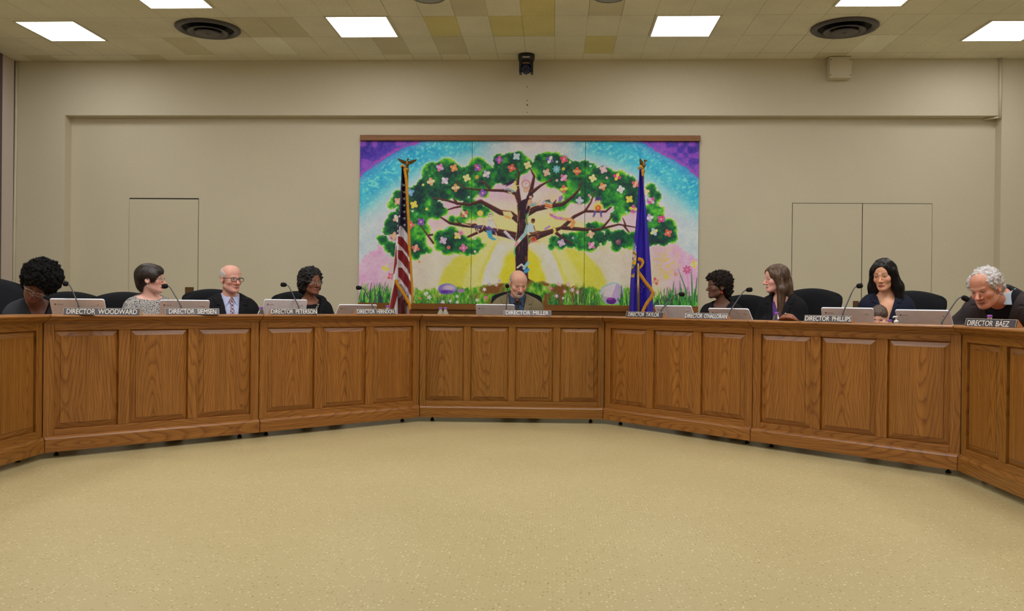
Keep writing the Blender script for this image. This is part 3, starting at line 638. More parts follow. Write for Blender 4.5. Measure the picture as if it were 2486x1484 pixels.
cv.disc(1293, 582, 9, (70, 150, 70), 8); cv.disc(1295, 581, 7.4, (196, 72, 56), 6.4); cv.disc(1295, 580, 4.6, (150, 60, 40), 4.2); cv.line([(1286, 590), (1308, 586)], 3, (226, 130, 130))
kid((1452, 486), 5.2, lambda h, r: (cv.disc(1452, 482, 6.6, (58, 44, 106), 5.2), cv.line([(1446, 484), (1446, 489)], 2, (58, 44, 106)), cv.line([(1458, 484), (1458, 489)], 2, (58, 44, 106))), (222, 176, 110), [(1443, 496), (1449, 493), (1457, 493), (1462, 497), (1462, 512), (1442, 512)], (226, 200, 70), [[(1442, 499), (1441, 508), (1447, 510)], [(1463, 499), (1465, 508), (1458, 510)]], [[(1446, 512), (1440, 528)], [(1458, 512), (1460, 528)]], (84, 70, 130), [[(1440, 528), (1436, 533)], [(1460, 528), (1461, 533)]], 6)
cv.disc(1452, 505, 7.2, (206, 86, 50)); cv.disc(1452, 505, 2, (232, 180, 60)); cv.disc(1449, 501, 1.6, (232, 150, 90))
# blossoms
PAL = {'o': (226, 120, 66), 'p': (112, 66, 156), 'm': (178, 66, 140), 'b': (146, 186, 220), 'c': (216, 84, 84), 'y': (226, 214, 120), 's': (232, 142, 120), 'w': (206, 210, 228), 'l': (166, 140, 206), 'k': (226, 92, 144), 'Y': (228, 186, 56), 'a': (234, 184, 130), 'r': (224, 78, 52), 'g': (186, 166, 150), 'u': (84, 140, 206), 'q': (86, 70, 150), 'v': (196, 150, 200), 'i': (232, 150, 176), 't': (92, 160, 186), 'e': (200, 50, 96)}
FL = [(1068,407,'lk'),(1102,408,'oo'),(1160,407,'mp'),(1212,388,'pm'),(1254,380,'bb'),(1242,408,'cr'),(1281,401,'yy'),(1046,441,'sa'),(1080,439,'wl'),(1133,432,'yy'),(1181,423,'lw'),(1106,456,'oa'),(1172,469,'pp'),(996,467,'uu'),(1005,497,'YY'),(1128,520,'ac'),(1022,539,'pp'),(997,546,'cc'),(1076,584,'vl'),(1111,572,'aY'),(966,489,'ss'),(963,531,'ws'),(957,573,'ss'),(1009,603,'cs'),(1125,602,'kk'),(1335,388,'qw'),(1369,387,'ec'),(1351,411,'tt'),(1327,419,'gs'),(1369,432,'ki'),(1401,416,'or'),(1465,412,'ii'),(1498,429,'eY'),(1439,433,'yy'),(1463,453,'os'),(1369,459,'cY'),(1507,460,'ww'),(1528,484,'YY'),(1407,487,'bl'),(1543,447,'cs'),(1581,487,'vm'),(1605,532,'me'),(1588,563,'by'),(1622,566,'rc'),(1434,569,'as'),(1436,596,'ki'),(1363,590,'vl'),(1577,529,'lw'),(1567,466,'aa'),(1537,507,'Ym'),(936,652,'Ya'),(949,671,'kc'),(1592,683,'cs'),(1685,642,'Ya')]
for x, y, cc in FL:
    a0 = rg.random()*1.5; cv.disc(x, y, 10.5, (20, 36, 40), soft=4, al=.55 if y < 625 else 0.)
    n = 8 if cc == 'tt' else 4
    for k in range(n):
        t = a0+2*PI*k/n; c = np.array(PAL[cc[k % 2]]); cv.disc(x+5*math.cos(t), y+5*math.sin(t), 5., np.minimum(255, c+30), 3.9 if n == 4 else 2.2, t); cv.disc(x+5*math.cos(t), y+5*math.sin(t), 4., c, 3. if n == 4 else 1.6, t)
    cv.disc(x, y, 2., (238, 210, 170)); cv.disc(x, y, .9, (190, 90, 80))
for x, y, r, c in ((1158,430,4.4,(232,150,60)),(1027,449,3,(232,214,120)),(1036,508,3.5,(226,206,80)),(1012,520,3.6,(70,176,90)),(1085,554,3,(130,160,220)),(1138,479,3,(150,190,190)),(1153,580,3,(230,180,190)),(1089,601,4.4,(226,104,80)),(1018,636,3,(234,140,70)),(1111,620,3.2,(230,214,206)),(1153,611,3,(236,226,190)),(1119,566,6,(236,120,160)),(1368,410,3.6,(230,190,70)),(1352,393,3,(190,200,206)),(1384,394,3,(200,190,150)),(1352,438,3.4,(226,160,170)),(1434,403,3.2,(150,200,170)),(1473,432,3,(226,160,170)),(1430,474,3.2,(236,130,140)),(1407,467,2,(226,190,190)),(1521,516,3,(160,200,210)),(1605,499,4.4,(226,214,206)),(1391,578,3.2,(150,150,180)),(1458,593,3.4,(226,214,150)),(942,621,3,(150,190,206)),(1531,426,3,(210,206,230))): cv.disc(x, y, r, c); cv.disc(x, y, r*.4, np.array(c)*.75)
cv.disc(1501, 588, 6.4, (110, 66, 90)); cv.disc(1499, 586, 3, (150, 90, 96))
# meadow, stones and grasses
gm = np.clip((Y-(700-22*np.exp(-((X-1268)/110)**2)+nz*16))/6, 0, 1)*np.clip((X-1000)/12, 0, 1)*np.clip((1545-X)/10, 0, 1)
gcol = rampc(np.clip(vnoise(X, Y, 9, 20)*.6+vnoise(X*2, Y*.7, 5, 21)*.5-.05, 0, 1), [(0, (24, 78, 34)), (.35, (66, 130, 34)), (.6, (112, 160, 46)), (.85, (150, 184, 84)), (1, (190, 196, 140))])
brn = np.clip((vnoise(X, Y, 16, 22)-.42)*4, 0, 1)*np.clip((X-1140)/20, 0, 1)*np.clip((1440-X)/20, 0, 1); gcol = gcol*(1-brn[..., None])+np.array([104, 66, 26])*brn[..., None]
cv.a = cv.a*(1-gm[..., None])+gcol*gm[..., None]
cv.disc(1086, 702, 22.5, (70, 110, 190), 13.5); cv.disc(1086, 702, 21, (120, 96, 176), 12); cv.disc(1091, 699, 15, (176, 160, 206), 7, soft=5); cv.disc(1082, 709, 16, (84, 40, 140), 4.5, soft=4); cv.disc(1119, 706, 9, (140, 110, 160), 5, soft=3)
cv.poly([(1454, 712), (1462, 697), (1484, 687), (1497, 686), (1510, 696), (1517, 715), (1513, 731), (1495, 739), (1470, 738), (1457, 724)], (90, 170, 190)); cv.poly([(1456, 712), (1464, 698), (1485, 689), (1497, 688), (1509, 697), (1516, 715), (1512, 730), (1495, 738), (1470, 737), (1458, 723)], (196, 178, 200))
cv.poly([(1497, 688), (1509, 697), (1516, 715), (1512, 730), (1495, 738), (1484, 722)], (160, 136, 190)); cv.poly([(1457, 714), (1470, 721), (1484, 722), (1495, 738), (1470, 737), (1459, 724)], (150, 140, 160)); cv.disc(1484, 731, 12, (70, 30, 110), 8); cv.disc(1481, 726, 6, (150, 50, 150), 3, soft=3)
def blades(x0, x1, base, hmin, hmax, n, cols, lean=0., w=2.4):
    for k in range(n):
        x = x0+(x1-x0)*rg.random(); h = hmin+(hmax-hmin)*rg.random(); d = rg.normal()*5+lean; c = np.array(cols[rg.integers(len(cols))])*(.85+.3*rg.random())
        cv.line([(x, base), (x+d*.3, base-h*.55), (x+d, base-h)], [w, w*.85, .5], c)
G = [(24, 84, 36), (50, 130, 40), (90, 170, 50), (130, 190, 70), (28, 64, 62), (60, 74, 70)]
blades(868, 958, 742, 22, 60, 150, G, 6); blades(868, 958, 742, 12, 34, 120, G, 3, 3.2)
blades(1000, 1150, 742, 8, 36, 150, G, 0, 1.3); blades(1330, 1460, 742, 8, 40, 150, G, 0, 1.3); blades(1400, 1432, 735, 25, 52, 40, G, 0, 1.3); blades(1505, 1545, 744, 14, 56, 60, G, -3)
blades(1560, 1700, 746, 14, 50, 230, G, 0); blades(1560, 1700, 746, 10, 30, 120, G, 0, 3.4)
for P in ([(1668, 745), (1664, 700), (1646, 652)], [(1682, 745), (1680, 690), (1678, 655)], [(1686, 740), (1690, 700), (1692, 672)], [(1660, 742), (1652, 700), (1650, 680)], [(1622, 742), (1634, 705), (1636, 682)]): cv.line(P, [5, 3.4, .6], (24, 92, 52)); cv.line([(x+1, y) for x, y in P], [2, 1, .3], (80, 160, 60))
cv.line([(1668, 662), (1671, 690), (1669, 720)], 2, (206, 120, 160))
for k in range(7): t = k*2*PI/7; cv.disc(1668+6*math.cos(t), 655+6*math.sin(t), 5.4, (184, 84, 130), 2.8, t)
cv.disc(1668, 655, 3, (206, 120, 130))
for x, y, c, r in ((1188,690,'l',4),(1205,692,'v',4),(1213,682,'l',3.5),(1176,703,'w',4.4),(1179,723,'k',4.5),(1158,729,'w',4),(1355,689,'i',4),(1380,690,'i',5),(1371,708,'i',4),(1390,704,'v',5),(1402,710,'i',4.4),(1337,700,'k',4.6),(1351,719,'v',4.6),(1367,724,'w',3),(1032,714,'w',4),(1042,722,'w',5),(1036,712,'w',4),(1063,719,'c',2.6),(1093,731,'w',4),(1110,720,'w',4),(1075,734,'w',5),(1020,725,'c',3),(1110,734,'w',4),(1618,672,'Y',6),(1640,666,'o',4),(1560,677,'k',4),(868,640,'i',4)):
    a0 = rg.random()*2
    for k in range(5): t = a0+k*2*PI/5; cv.disc(x+r*.6*math.cos(t), y+r*.6*math.sin(t), r*.55, PAL[c], r*.34, t)
    cv.disc(x, y, r*.25, (226, 190, 90))
# painterly tooth over everything
cv.a += (vnoise(X*1.6, Y*1.2, 2.4, 31)-.5)[..., None]*20
small = cv.a.reshape(cv.H//2, 2, cv.W//2, 2, 3).mean((1, 3))
MUR_GAIN = 1.8
def sampler(img, x0, y0):
    h, w = img.shape[:2]
    def f(px, py):
        x = np.clip(px-x0-.5, 0, w-1.001); y = np.clip(py-y0-.5, 0, h-1.001); xi, yi = x.astype(int), y.astype(int); fx, fy = (x-xi)[:, None], (y-yi)[:, None]
        return (img[yi, xi]*(1-fx)+img[yi, xi+1]*fx)*(1-fy)+(img[yi+1, xi]*(1-fx)+img[yi+1, xi+1]*fx)*fy
    return f
def to_px(P):
    d = np.asarray(P)-CAM; q = d@FWD; return 1243+F*(d@CX)/q, 742-F*(d@CY)/q
smp = sampler(np.clip(small, 0, 255), MX0, MY0)
YM = 9.452
XA, XB, ZA, ZB = -2.136, 1.522, .955, 2.712
t = thing('mural', 'painted mural of a blossoming tree with children in its boughs', 'mural', ((XA+XB)/2, YM, ZA))
M_MUR = painted('mural_paint', .5, .35, .08, 120.)
seams = [XA, Py(1145, 500, YM)[0], Py(1420, 500, YM)[0], XB]
for a, b in zip(seams, seams[1:]):
    a += .0022; b -= .0022; nx = int((b-a)/.0042)+1; nzz = int((ZB-ZA)/.0042)+1
    gx, gz = np.meshgrid(np.linspace(a, b, nx), np.linspace(ZA, ZB, nzz)); V = np.c_[gx.ravel(), np.full(gx.size, YM), gz.ravel()]
    px, py = to_px(V); col = srgb_lin(smp(px, py)); col = col*MUR_GAIN; col = np.where(col > .6, .6+.3*np.tanh((col-.6)/.45), col)
    i = np.arange((nzz-1)*nx).reshape(nzz-1, nx)[:, :-1].ravel(); Q = np.c_[i, i+1, i+nx+1, i+nx]
    o = mesh_np('panel', V-np.array([(XA+XB)/2, YM, ZA]), Q, M_MUR, t, col)
    mb = MB().box(a-(XA+XB)/2, b-(XA+XB)/2, .0006, .02, 0, ZB-ZA); e_ = mb.build('panel_backing', simple('panel_edge_board', S(196, 188, 170), .7), o)
OAKR = oak('oak_rail', 0, .86, (1, 1, .95))
w2 = (XB-XA)/2
MB().box(-w2+.004, w2+.006, -.028, REC-YM-.001, ZB-ZA+.002, ZB-ZA+.062, 0, None, .003).build('top_rail', OAKR, t)
MB().box(-w2, w2, -.030, REC-YM-.001, -.066, -.002, 0, None, .003).build('bottom_rail', OAKR, t)
MB().box(-w2+.02, w2-.02, -.008, REC-YM-.001, -.20, -.0665).build('lower_board', oak('dark_oak_board', 0, .55), t)

# ---------------------------------------------------------------- flags on poles
def flag_cloth(name, left, right, y0, y1, paint, depth, fold, parent, origin, Yf, mat_, res=1.0):
    """left/right: outline columns as functions of the row, in sight-line coordinates on the plane Y=Yf; depth: fold relief in metres"""
    ny = int((y1-y0)/res); nx = 64; ys = np.linspace(y0, y1, ny); V = np.zeros((ny, nx, 3)); PX = np.zeros((ny, nx)); PY = np.zeros((ny, nx)); s = np.linspace(0, 1, nx)
    for j, y in enumerate(ys):
        xl, xr = left(y), right(y); A = Py(xl, y, Yf); B = Py(xr, y, Yf); V[j] = A+(B-A)*s[:, None]; PX[j] = xl+(xr-xl)*s; PY[j] = y
        tt = (y-y0)/(y1-y0); V[j, :, 1] += fold(s, tt)*depth*(.35+.65*tt)
    i = np.arange((ny-1)*nx).reshape(ny-1, nx)[:, :-1].ravel(); Q = np.c_[i, i+1, i+nx+1, i+nx]
    col = np.clip(srgb_lin(paint(PX.ravel(), PY.ravel()))*1.5, 0, .9)
    o = mesh_np(name, V.reshape(-1, 3)-np.asarray(origin), Q, mat_, parent, col)
    so = o.modifiers.new('thickness', 'SOLIDIFY'); so.thickness = .003; so.offset = 1
    return o
def interp(pts): ys = [p[1] for p in pts]; xs = [p[0] for p in pts]; return lambda y: float(np.interp(y, ys, xs))
M_CLOTH = painted('flag_nylon', .55, .3, .15, 500.); M_FRINGE = simple('gold_fringe', S(214, 150, 32), .6, 0, .4, .25, 220., .5, 700.)
M_BRASS = simple('brass_pole', S(170, 140, 70), .35, .6); M_EAGLE = simple('bronze_eagle', S(128, 100, 50), .4, .6)
FY = 8.72
def star(c, x, y, r, a0=-PI/2):
    c.poly([(x+(r if k % 2 == 0 else r*.42)*math.cos(a0+k*PI/5), y+(r if k % 2 == 0 else r*.42)*math.sin(a0+k*PI/5)) for k in range(10)], (226, 222, 222))
def pole(px, ptop, label, name, yaw):
    b = Py(px, 760, FY+.06); top = Py(px-3, ptop, FY+.06)[2]
    t = thing(name, label, 'flag', (b[0], b[1], 0))
    MB().lathe([(.14, .002), (.14, .02), (.10, .035), (.03, .05), (.016, .07)], 32).build('stand', simple('gilt_stand', S(150, 120, 60), .4, .6), t)
    MB().lathe([(.0125, .06), (.0125, top-.05), (.02, top-.045), (.02, top-.02), (.008, top-.01)], 16).build('pole', M_BRASS, t)
    g = MB().ball((0, 0, top+.03), (.020, .026, .036), 14, 10).ball((.004, -.022, top+.074), (.011, .016, .012), 10, 8).tube([(.004, -.032, top+.074), (.004, -.046, top+.068)], [.006, .001], 8)
    for s in (-1, 1):
        g.add([(s*.01, -.004, top+.055), (s*.01, .012, top+.02), (s*.05, .012, top+.034), (s*.088, .006, top+.062), (s*.10, 0, top+.082), (s*.055, -.004, top+.07),
               (s*.01, .008, top+.055), (s*.01, .02, top+.02), (s*.05, .02, top+.034), (s*.088, .012, top+.062), (s*.10, .005, top+.082), (s*.055, .006, top+.07)],
              [(0, 1, 2, 5), (5, 2, 3, 4), (6, 11, 8, 7), (11, 10, 9, 8), (0, 5, 11, 6), (5, 4, 10, 11), (4, 3, 9, 10), (3, 2, 8, 9), (2, 1, 7, 8), (1, 0, 6, 7)])
    g.lathe([(.012, top-.012), (.016, top-.004), (.008, top+.004)], 12)
    g.build('eagle_finial', M_EAGLE, t).matrix_local = Matrix.Rotation(yaw, 4, 'Z')
    return t, np.array([b[0], b[1], 0.])
def fringe(px_line, Yf, w, parent, origin, name='fringe', dy=0.):
    mb = MB(); P = [Py(x, y, Yf) for x, y in px_line]; n = 0; rr = random.Random(3)
    L = [0]
    for a, b in zip(P, P[1:]): L.append(L[-1]+float(np.linalg.norm(b-a)))
    k = int(L[-1]/.0042)
    dense = [np.array([np.interp(L[-1]*i/k, L, [p[c] for p in P]) for c in range(3)])-origin for i in range(k+1)]
    mb.tube([tuple(p) for p in dense[::3]], .006, 8)
    for i in range(k):
        a = dense[i]; d = dense[min(i+1, k)]-dense[max(i-1, 0)]; d /= np.linalg.norm(d); nrm = np.array([-d[2], 0, d[0]])*w
        q = a+nrm*(.85+.3*rr.random())+np.array([0, 0, dy]); mb.tube([tuple(a), tuple((a+q)/2+np.array([0, -.003, 0])), tuple(q)], [.0028, .0032, .0018], 5)
    return mb.build(name, M_FRINGE, parent)
# striped flag at the left
t, O = pole(985, 405, 'flag with stars and red and white stripes on a pole, left end of the mural', 'flag', .25)
c = Canvas(930, 395, 90, 375, 2); c.a[:] = (196, 192, 196)
RED = (122, 36, 40); NAV = (34, 32, 56); WH = (200, 198, 204)
c.poly([(930, 395), (1020, 395), (1020, 566), (992, 572), (974, 548), (971, 552), (970, 570), (930, 566)], NAV)
for x, y in ((980, 449), (981, 466), (981, 482), (981, 498), (981, 514), (981, 530), (981, 546)): star(c, x, y, 4.3)
for x, y in ((968, 510), (965, 548), (967, 562), (971, 526)): star(c, x, y, 3.8)
# right-hand fall: slanting stripes; left-hand fall: steep stripes
for (a, b, d, e_) in ((575, 592, 606, 624), (608, 628, 640, 664), (650, 672, 684, 712), (700, 722, 738, 770)):
    c.poly([(968, a), (975, a), (1003, d+6), (1003, e_+10), (968, b)], RED)
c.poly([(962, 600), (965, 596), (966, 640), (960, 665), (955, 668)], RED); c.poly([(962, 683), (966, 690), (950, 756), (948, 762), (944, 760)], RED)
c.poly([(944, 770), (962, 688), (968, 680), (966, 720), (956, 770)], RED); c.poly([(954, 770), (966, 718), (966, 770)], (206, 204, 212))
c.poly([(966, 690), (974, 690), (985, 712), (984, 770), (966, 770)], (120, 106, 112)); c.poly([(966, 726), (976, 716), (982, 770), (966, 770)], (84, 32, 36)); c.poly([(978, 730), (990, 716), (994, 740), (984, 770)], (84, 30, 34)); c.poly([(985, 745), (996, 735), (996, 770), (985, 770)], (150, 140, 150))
sm = c.a.reshape(c.H//2, 2, c.W//2, 2, 3).mean((1, 3)); pf = sampler(sm, 930, 395)
Lf = interp([(976, 405), (974, 440), (971, 490), (966, 540), (963, 565), (959, 605), (956, 640), (952, 690), (948, 725), (944, 760), (943, 768)])
Rf = interp([(980, 405), (986, 440), (989, 490), (992, 540), (994, 600), (997, 650), (1000, 700), (1001, 768)])
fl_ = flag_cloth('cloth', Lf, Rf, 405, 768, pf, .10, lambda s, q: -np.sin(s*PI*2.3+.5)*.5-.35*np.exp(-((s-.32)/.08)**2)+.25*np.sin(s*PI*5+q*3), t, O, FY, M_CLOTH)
fringe([(984, 409), (989, 440), (991, 490), (994, 540), (996, 600), (999, 650), (1002, 700), (1002, 738)], FY-.05, -.022, t, O)
fringe([(962, 678), (968, 692), (978, 706), (988, 722), (996, 738), (997, 752)], FY-.11, -.022, t, O, 'hem_fringe', -.008)
MB().tube([(p[0]-O[0], FY-.02-O[1], p[2]) for p in (Py(974, 408, FY), Py(978, 401, FY), Py(984, 409, FY))], .012, 8).build('gold_cord', M_FRINGE, t)
# blue flag at the right
t, O = pole(1557, 408, 'deep blue flag with gold fringe and a coat of arms, right end of the mural', 'flag', 1.2)
c = Canvas(1515, 395, 90, 375, 2); c.a[:] = (48, 34, 150)
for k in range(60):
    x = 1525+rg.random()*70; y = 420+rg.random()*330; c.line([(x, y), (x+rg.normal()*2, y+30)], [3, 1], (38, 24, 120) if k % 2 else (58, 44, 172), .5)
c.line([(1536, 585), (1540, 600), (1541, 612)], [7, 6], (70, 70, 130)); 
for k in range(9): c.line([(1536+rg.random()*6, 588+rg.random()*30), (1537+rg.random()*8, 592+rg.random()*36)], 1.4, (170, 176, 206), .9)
c.poly([(1533, 612), (1541, 610), (1546, 622), (1544, 640), (1534, 656), (1531, 640)], (206, 160, 40)); c.poly([(1532, 620), (1540, 618), (1541, 632), (1532, 638)], (196, 190, 196)); c.line([(1533, 622), (1538, 634)], 1.4, (60, 44, 40)); c.line([(1532, 628), (1541, 626)], 1.2, (150, 50, 44)); c.line([(1534, 612), (1546, 622), (1545, 640), (1533, 657)], 1.6, (40, 32, 50)); c.disc(1537, 645, 3, (70, 110, 160)); c.poly([(1531, 668), (1540, 664), (1538, 674), (1532, 673)], (196, 160, 60)); c.line([(1531, 670), (1539, 667)], 1, (60, 44, 40))
g = (110, 96, 190)
a = np.linspace(0, 2*PI, 22)
c.line([(1547+4.6*math.cos(t_), 693+4.6*math.sin(t_)) for t_ in a], 1.5, g); c.line([(1553+5.6*math.cos(t_), 704+6.2*math.sin(t_)) for t_ in a], 1.5, g)
c.line([(1563, 680), (1557, 692), (1565, 698)], 1.5, g); c.line([(1566, 683), (1561, 699)], 1.5, g)
sm2 = c.a.reshape(c.H//2, 2, c.W//2, 2, 3).mean((1, 3)); pf2 = sampler(sm2, 1515, 395)
Lf = interp([(1552, 410), (1550, 450), (1547, 500), (1543, 550), (1537, 600), (1533, 650), (1530, 690), (1528, 730), (1527, 768)])
Rf = interp([(1559, 410), (1563, 450), (1568, 500), (1573, 550), (1576, 590), (1580, 640), (1583, 690), (1586, 730), (1587, 768)])
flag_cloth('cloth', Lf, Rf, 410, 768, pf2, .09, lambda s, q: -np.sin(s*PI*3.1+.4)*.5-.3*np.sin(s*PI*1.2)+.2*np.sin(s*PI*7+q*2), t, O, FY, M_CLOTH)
fringe([(1550, 626), (1560, 629), (1563, 637), (1559, 647), (1550, 655), (1552, 660), (1561, 672), (1569, 684), (1580, 697), (1585, 706)], FY-.09, -.022, t, O, 'hem_fringe', -.01)
fringe([(1585, 706), (1578, 722), (1568, 735), (1557, 757)], FY-.09, .022, t, O, 'hem_fringe', -.01)
fringe([(1560, 412), (1562, 428)], FY-.04, -.016, t, O)
MB().tube([(p[0]-O[0], FY-.02-O[1], p[2]) for p in (Py(1550, 411, FY), Py(1555, 404, FY), Py(1561, 413, FY))], .013, 8).build('gold_cord', M_FRINGE, t)
p0 = Py(1549, 640, FY-.12); p1 = Py(1550, 768, FY-.12)
MB().tube([tuple(p0-O), tuple(p1-O)], .0115, 12).build('lower_pole', M_BRASS, t)
# ---------------------------------------------------------------- things on the desks
def horiz(px): return HOR+TH*(px-1243)
def depth_of(P): return float((np.asarray(P)-CAM)@FWD)
def zat(px, py, P): return Pn(px, py, np.array([P[0], P[1], 0.]), _f0)[2]
def solve_right(P0, ang, px):
    """length along direction ang from plan point P0 until the sight line of column px"""
    d = ray(px, 742); u = np.array([math.cos(ang), math.sin(ang)]); r = d[:2]; A = np.array([[u[0], -r[0]], [u[1], -r[1]]]); s = np.linalg.solve(A, CAM[:2]-P0[:2]); return float(s[0])
# nameplates
M_PLATE_F = simple('engraved_plate_charcoal', S(62, 56, 62), .28, 0, .6, .05)
M_PLATE_REFL = simple('engraved_plate_reflection', S(92, 90, 100), .22, 0, .7, .05)  # lighter copy of the charcoal plate: ceiling reflection put into its base colour
M_EDGE = simple('plate_pale_edge', S(206, 198, 186), .5); M_LETTER = simple('white_engraving', S(236, 232, 226), .5)
M_WEDGE = simple('light_wood_wedge', S(190, 132, 84), .5, 0, .4, .12, 60.)
def plate(words, sec, xl, xr, ang, v, tl, tr, label, mat_, word=1.):
    P = on(sec, xl, v); a = math.radians(ang); L = solve_right(P, a, xr)
    t = thing('nameplate', label, 'nameplate', (P[0], P[1], ZT), a, 'nameplates along the desk')
    Rm = Matrix.Rotation(math.radians(-14), 4, 'X'); h = .0445
    MB().box(0, L, 0, .004, .001, h, 0, Rm, .0008).build('plate', mat_, t)
    e = MB().box(.0006, L-.0006, -.0004, .0002, h-.0022, h-.0006, 0, Rm).box(.0006, .0024, -.0004, .0002, .0014, h-.0006, 0, Rm).box(L-.0024, L-.0006, -.0004, .0002, .0014, h-.0006, 0, Rm)
    lab(e.build('edge_line', M_EDGE, t), 'pale bevelled edge')
    MB().prism([(.0058, .0005), (.052, .0005), (.0185, h*.95)], 0, L).build('holder', M_WEDGE, t)
    me, co = text_mesh(words, .044, .96, 'CENTER', .0004, 1., word)
    x0, x1 = co[:, 0].min(), co[:, 0].max(); w = (tr-tl)*L; sx = w/(x1-x0); cx = (tl+tr)/2*L
    q = co.copy(); q[:, 0] = (co[:, 0]-(x0+x1)/2)*sx+cx; q[:, 1] = co[:, 1]-(min(co[:, 1].max(), .03)+co[:, 1].min())/2+h/2+.0004
    M3 = np.array(Rm.to_3x3()); loc = np.c_[q[:, 0], -.0004-co[:, 2], q[:, 1]]@M3.T
    me.vertices.foreach_set('co', loc.astype(np.float32).ravel()); me.update()
    xs_ = np.sort(loc[:, 0]); gi = int(np.argmax(np.diff(xs_))); cut = (xs_[gi]+xs_[gi+1])/2     # one part per engraved word
    import bmesh
    for k in (0, 1):
        bm = bmesh.new(); bm.from_mesh(me); bmesh.ops.delete(bm, geom=[v for v in bm.verts if (v.co.x > cut) != bool(k)], context='VERTS'); m2 = bpy.data.meshes.new('lettering'); bm.to_mesh(m2); bm.free(); link_mesh('lettering', m2, M_LETTER, t)
W4 = 1.9
plate('DIRECTOR WOODWARD', 'L2', 152.5, 340.5, 8, .005, .045, .955, 'nameplate with a painted-in grey reflection, in front of the silver laptop of the bowed woman', M_PLATE_REFL, W4)
plate('DIRECTOR SIEMSEN', 'L2', 401, 532.5, 27, .0, .07, .945, 'nameplate with a painted-in grey reflection, beside the bald man in a black suit', M_PLATE_REFL, W4)
plate('DIRECTOR PETERSON', 'L1', 656.5, 771, 33, .0, .02, .985, 'charcoal nameplate beside the woman with a silver chain necklace', M_PLATE_F, W4)
plate('DIRECTOR HERNDON', 'L1', 865.5, 961, 41, .0, .03, .96, 'charcoal nameplate in front of the striped flag, at an empty seat', M_PLATE_F, W4)
plate('DIRECTOR MILLER', 'C', 1223, 1338.5, 1.5, .005, .045, .945, 'nameplate with a painted-in grey reflection, in the middle, before the man in the khaki jacket', M_PLATE_REFL, W4)
plate('DIRECTOR TAYLOR', 'R1', 1519, 1610, -42, .0, .06, .89, 'charcoal nameplate in front of the blue flag, at an empty seat', M_PLATE_F, W4)
plate('DIRECTOR O\'HALLORAN', 'R1', 1662.5, 1765.5, -41, .0, .01, .985, 'charcoal nameplate below the woman with the red earring', M_PLATE_F, W4)
plate('DIRECTOR PHILLIPS', 'R2', 1952.5, 2068, -39, .0, .02, .975, 'charcoal nameplate right of the brown leather bag', M_PLATE_F, W4)
plate('DIRECTOR B\u00c1EZ', 'R3', 2342, 2466, -72, .01, .05, .87, 'dark nameplate of the white-haired man, rightmost on the desk', M_PLATE_F, W4)

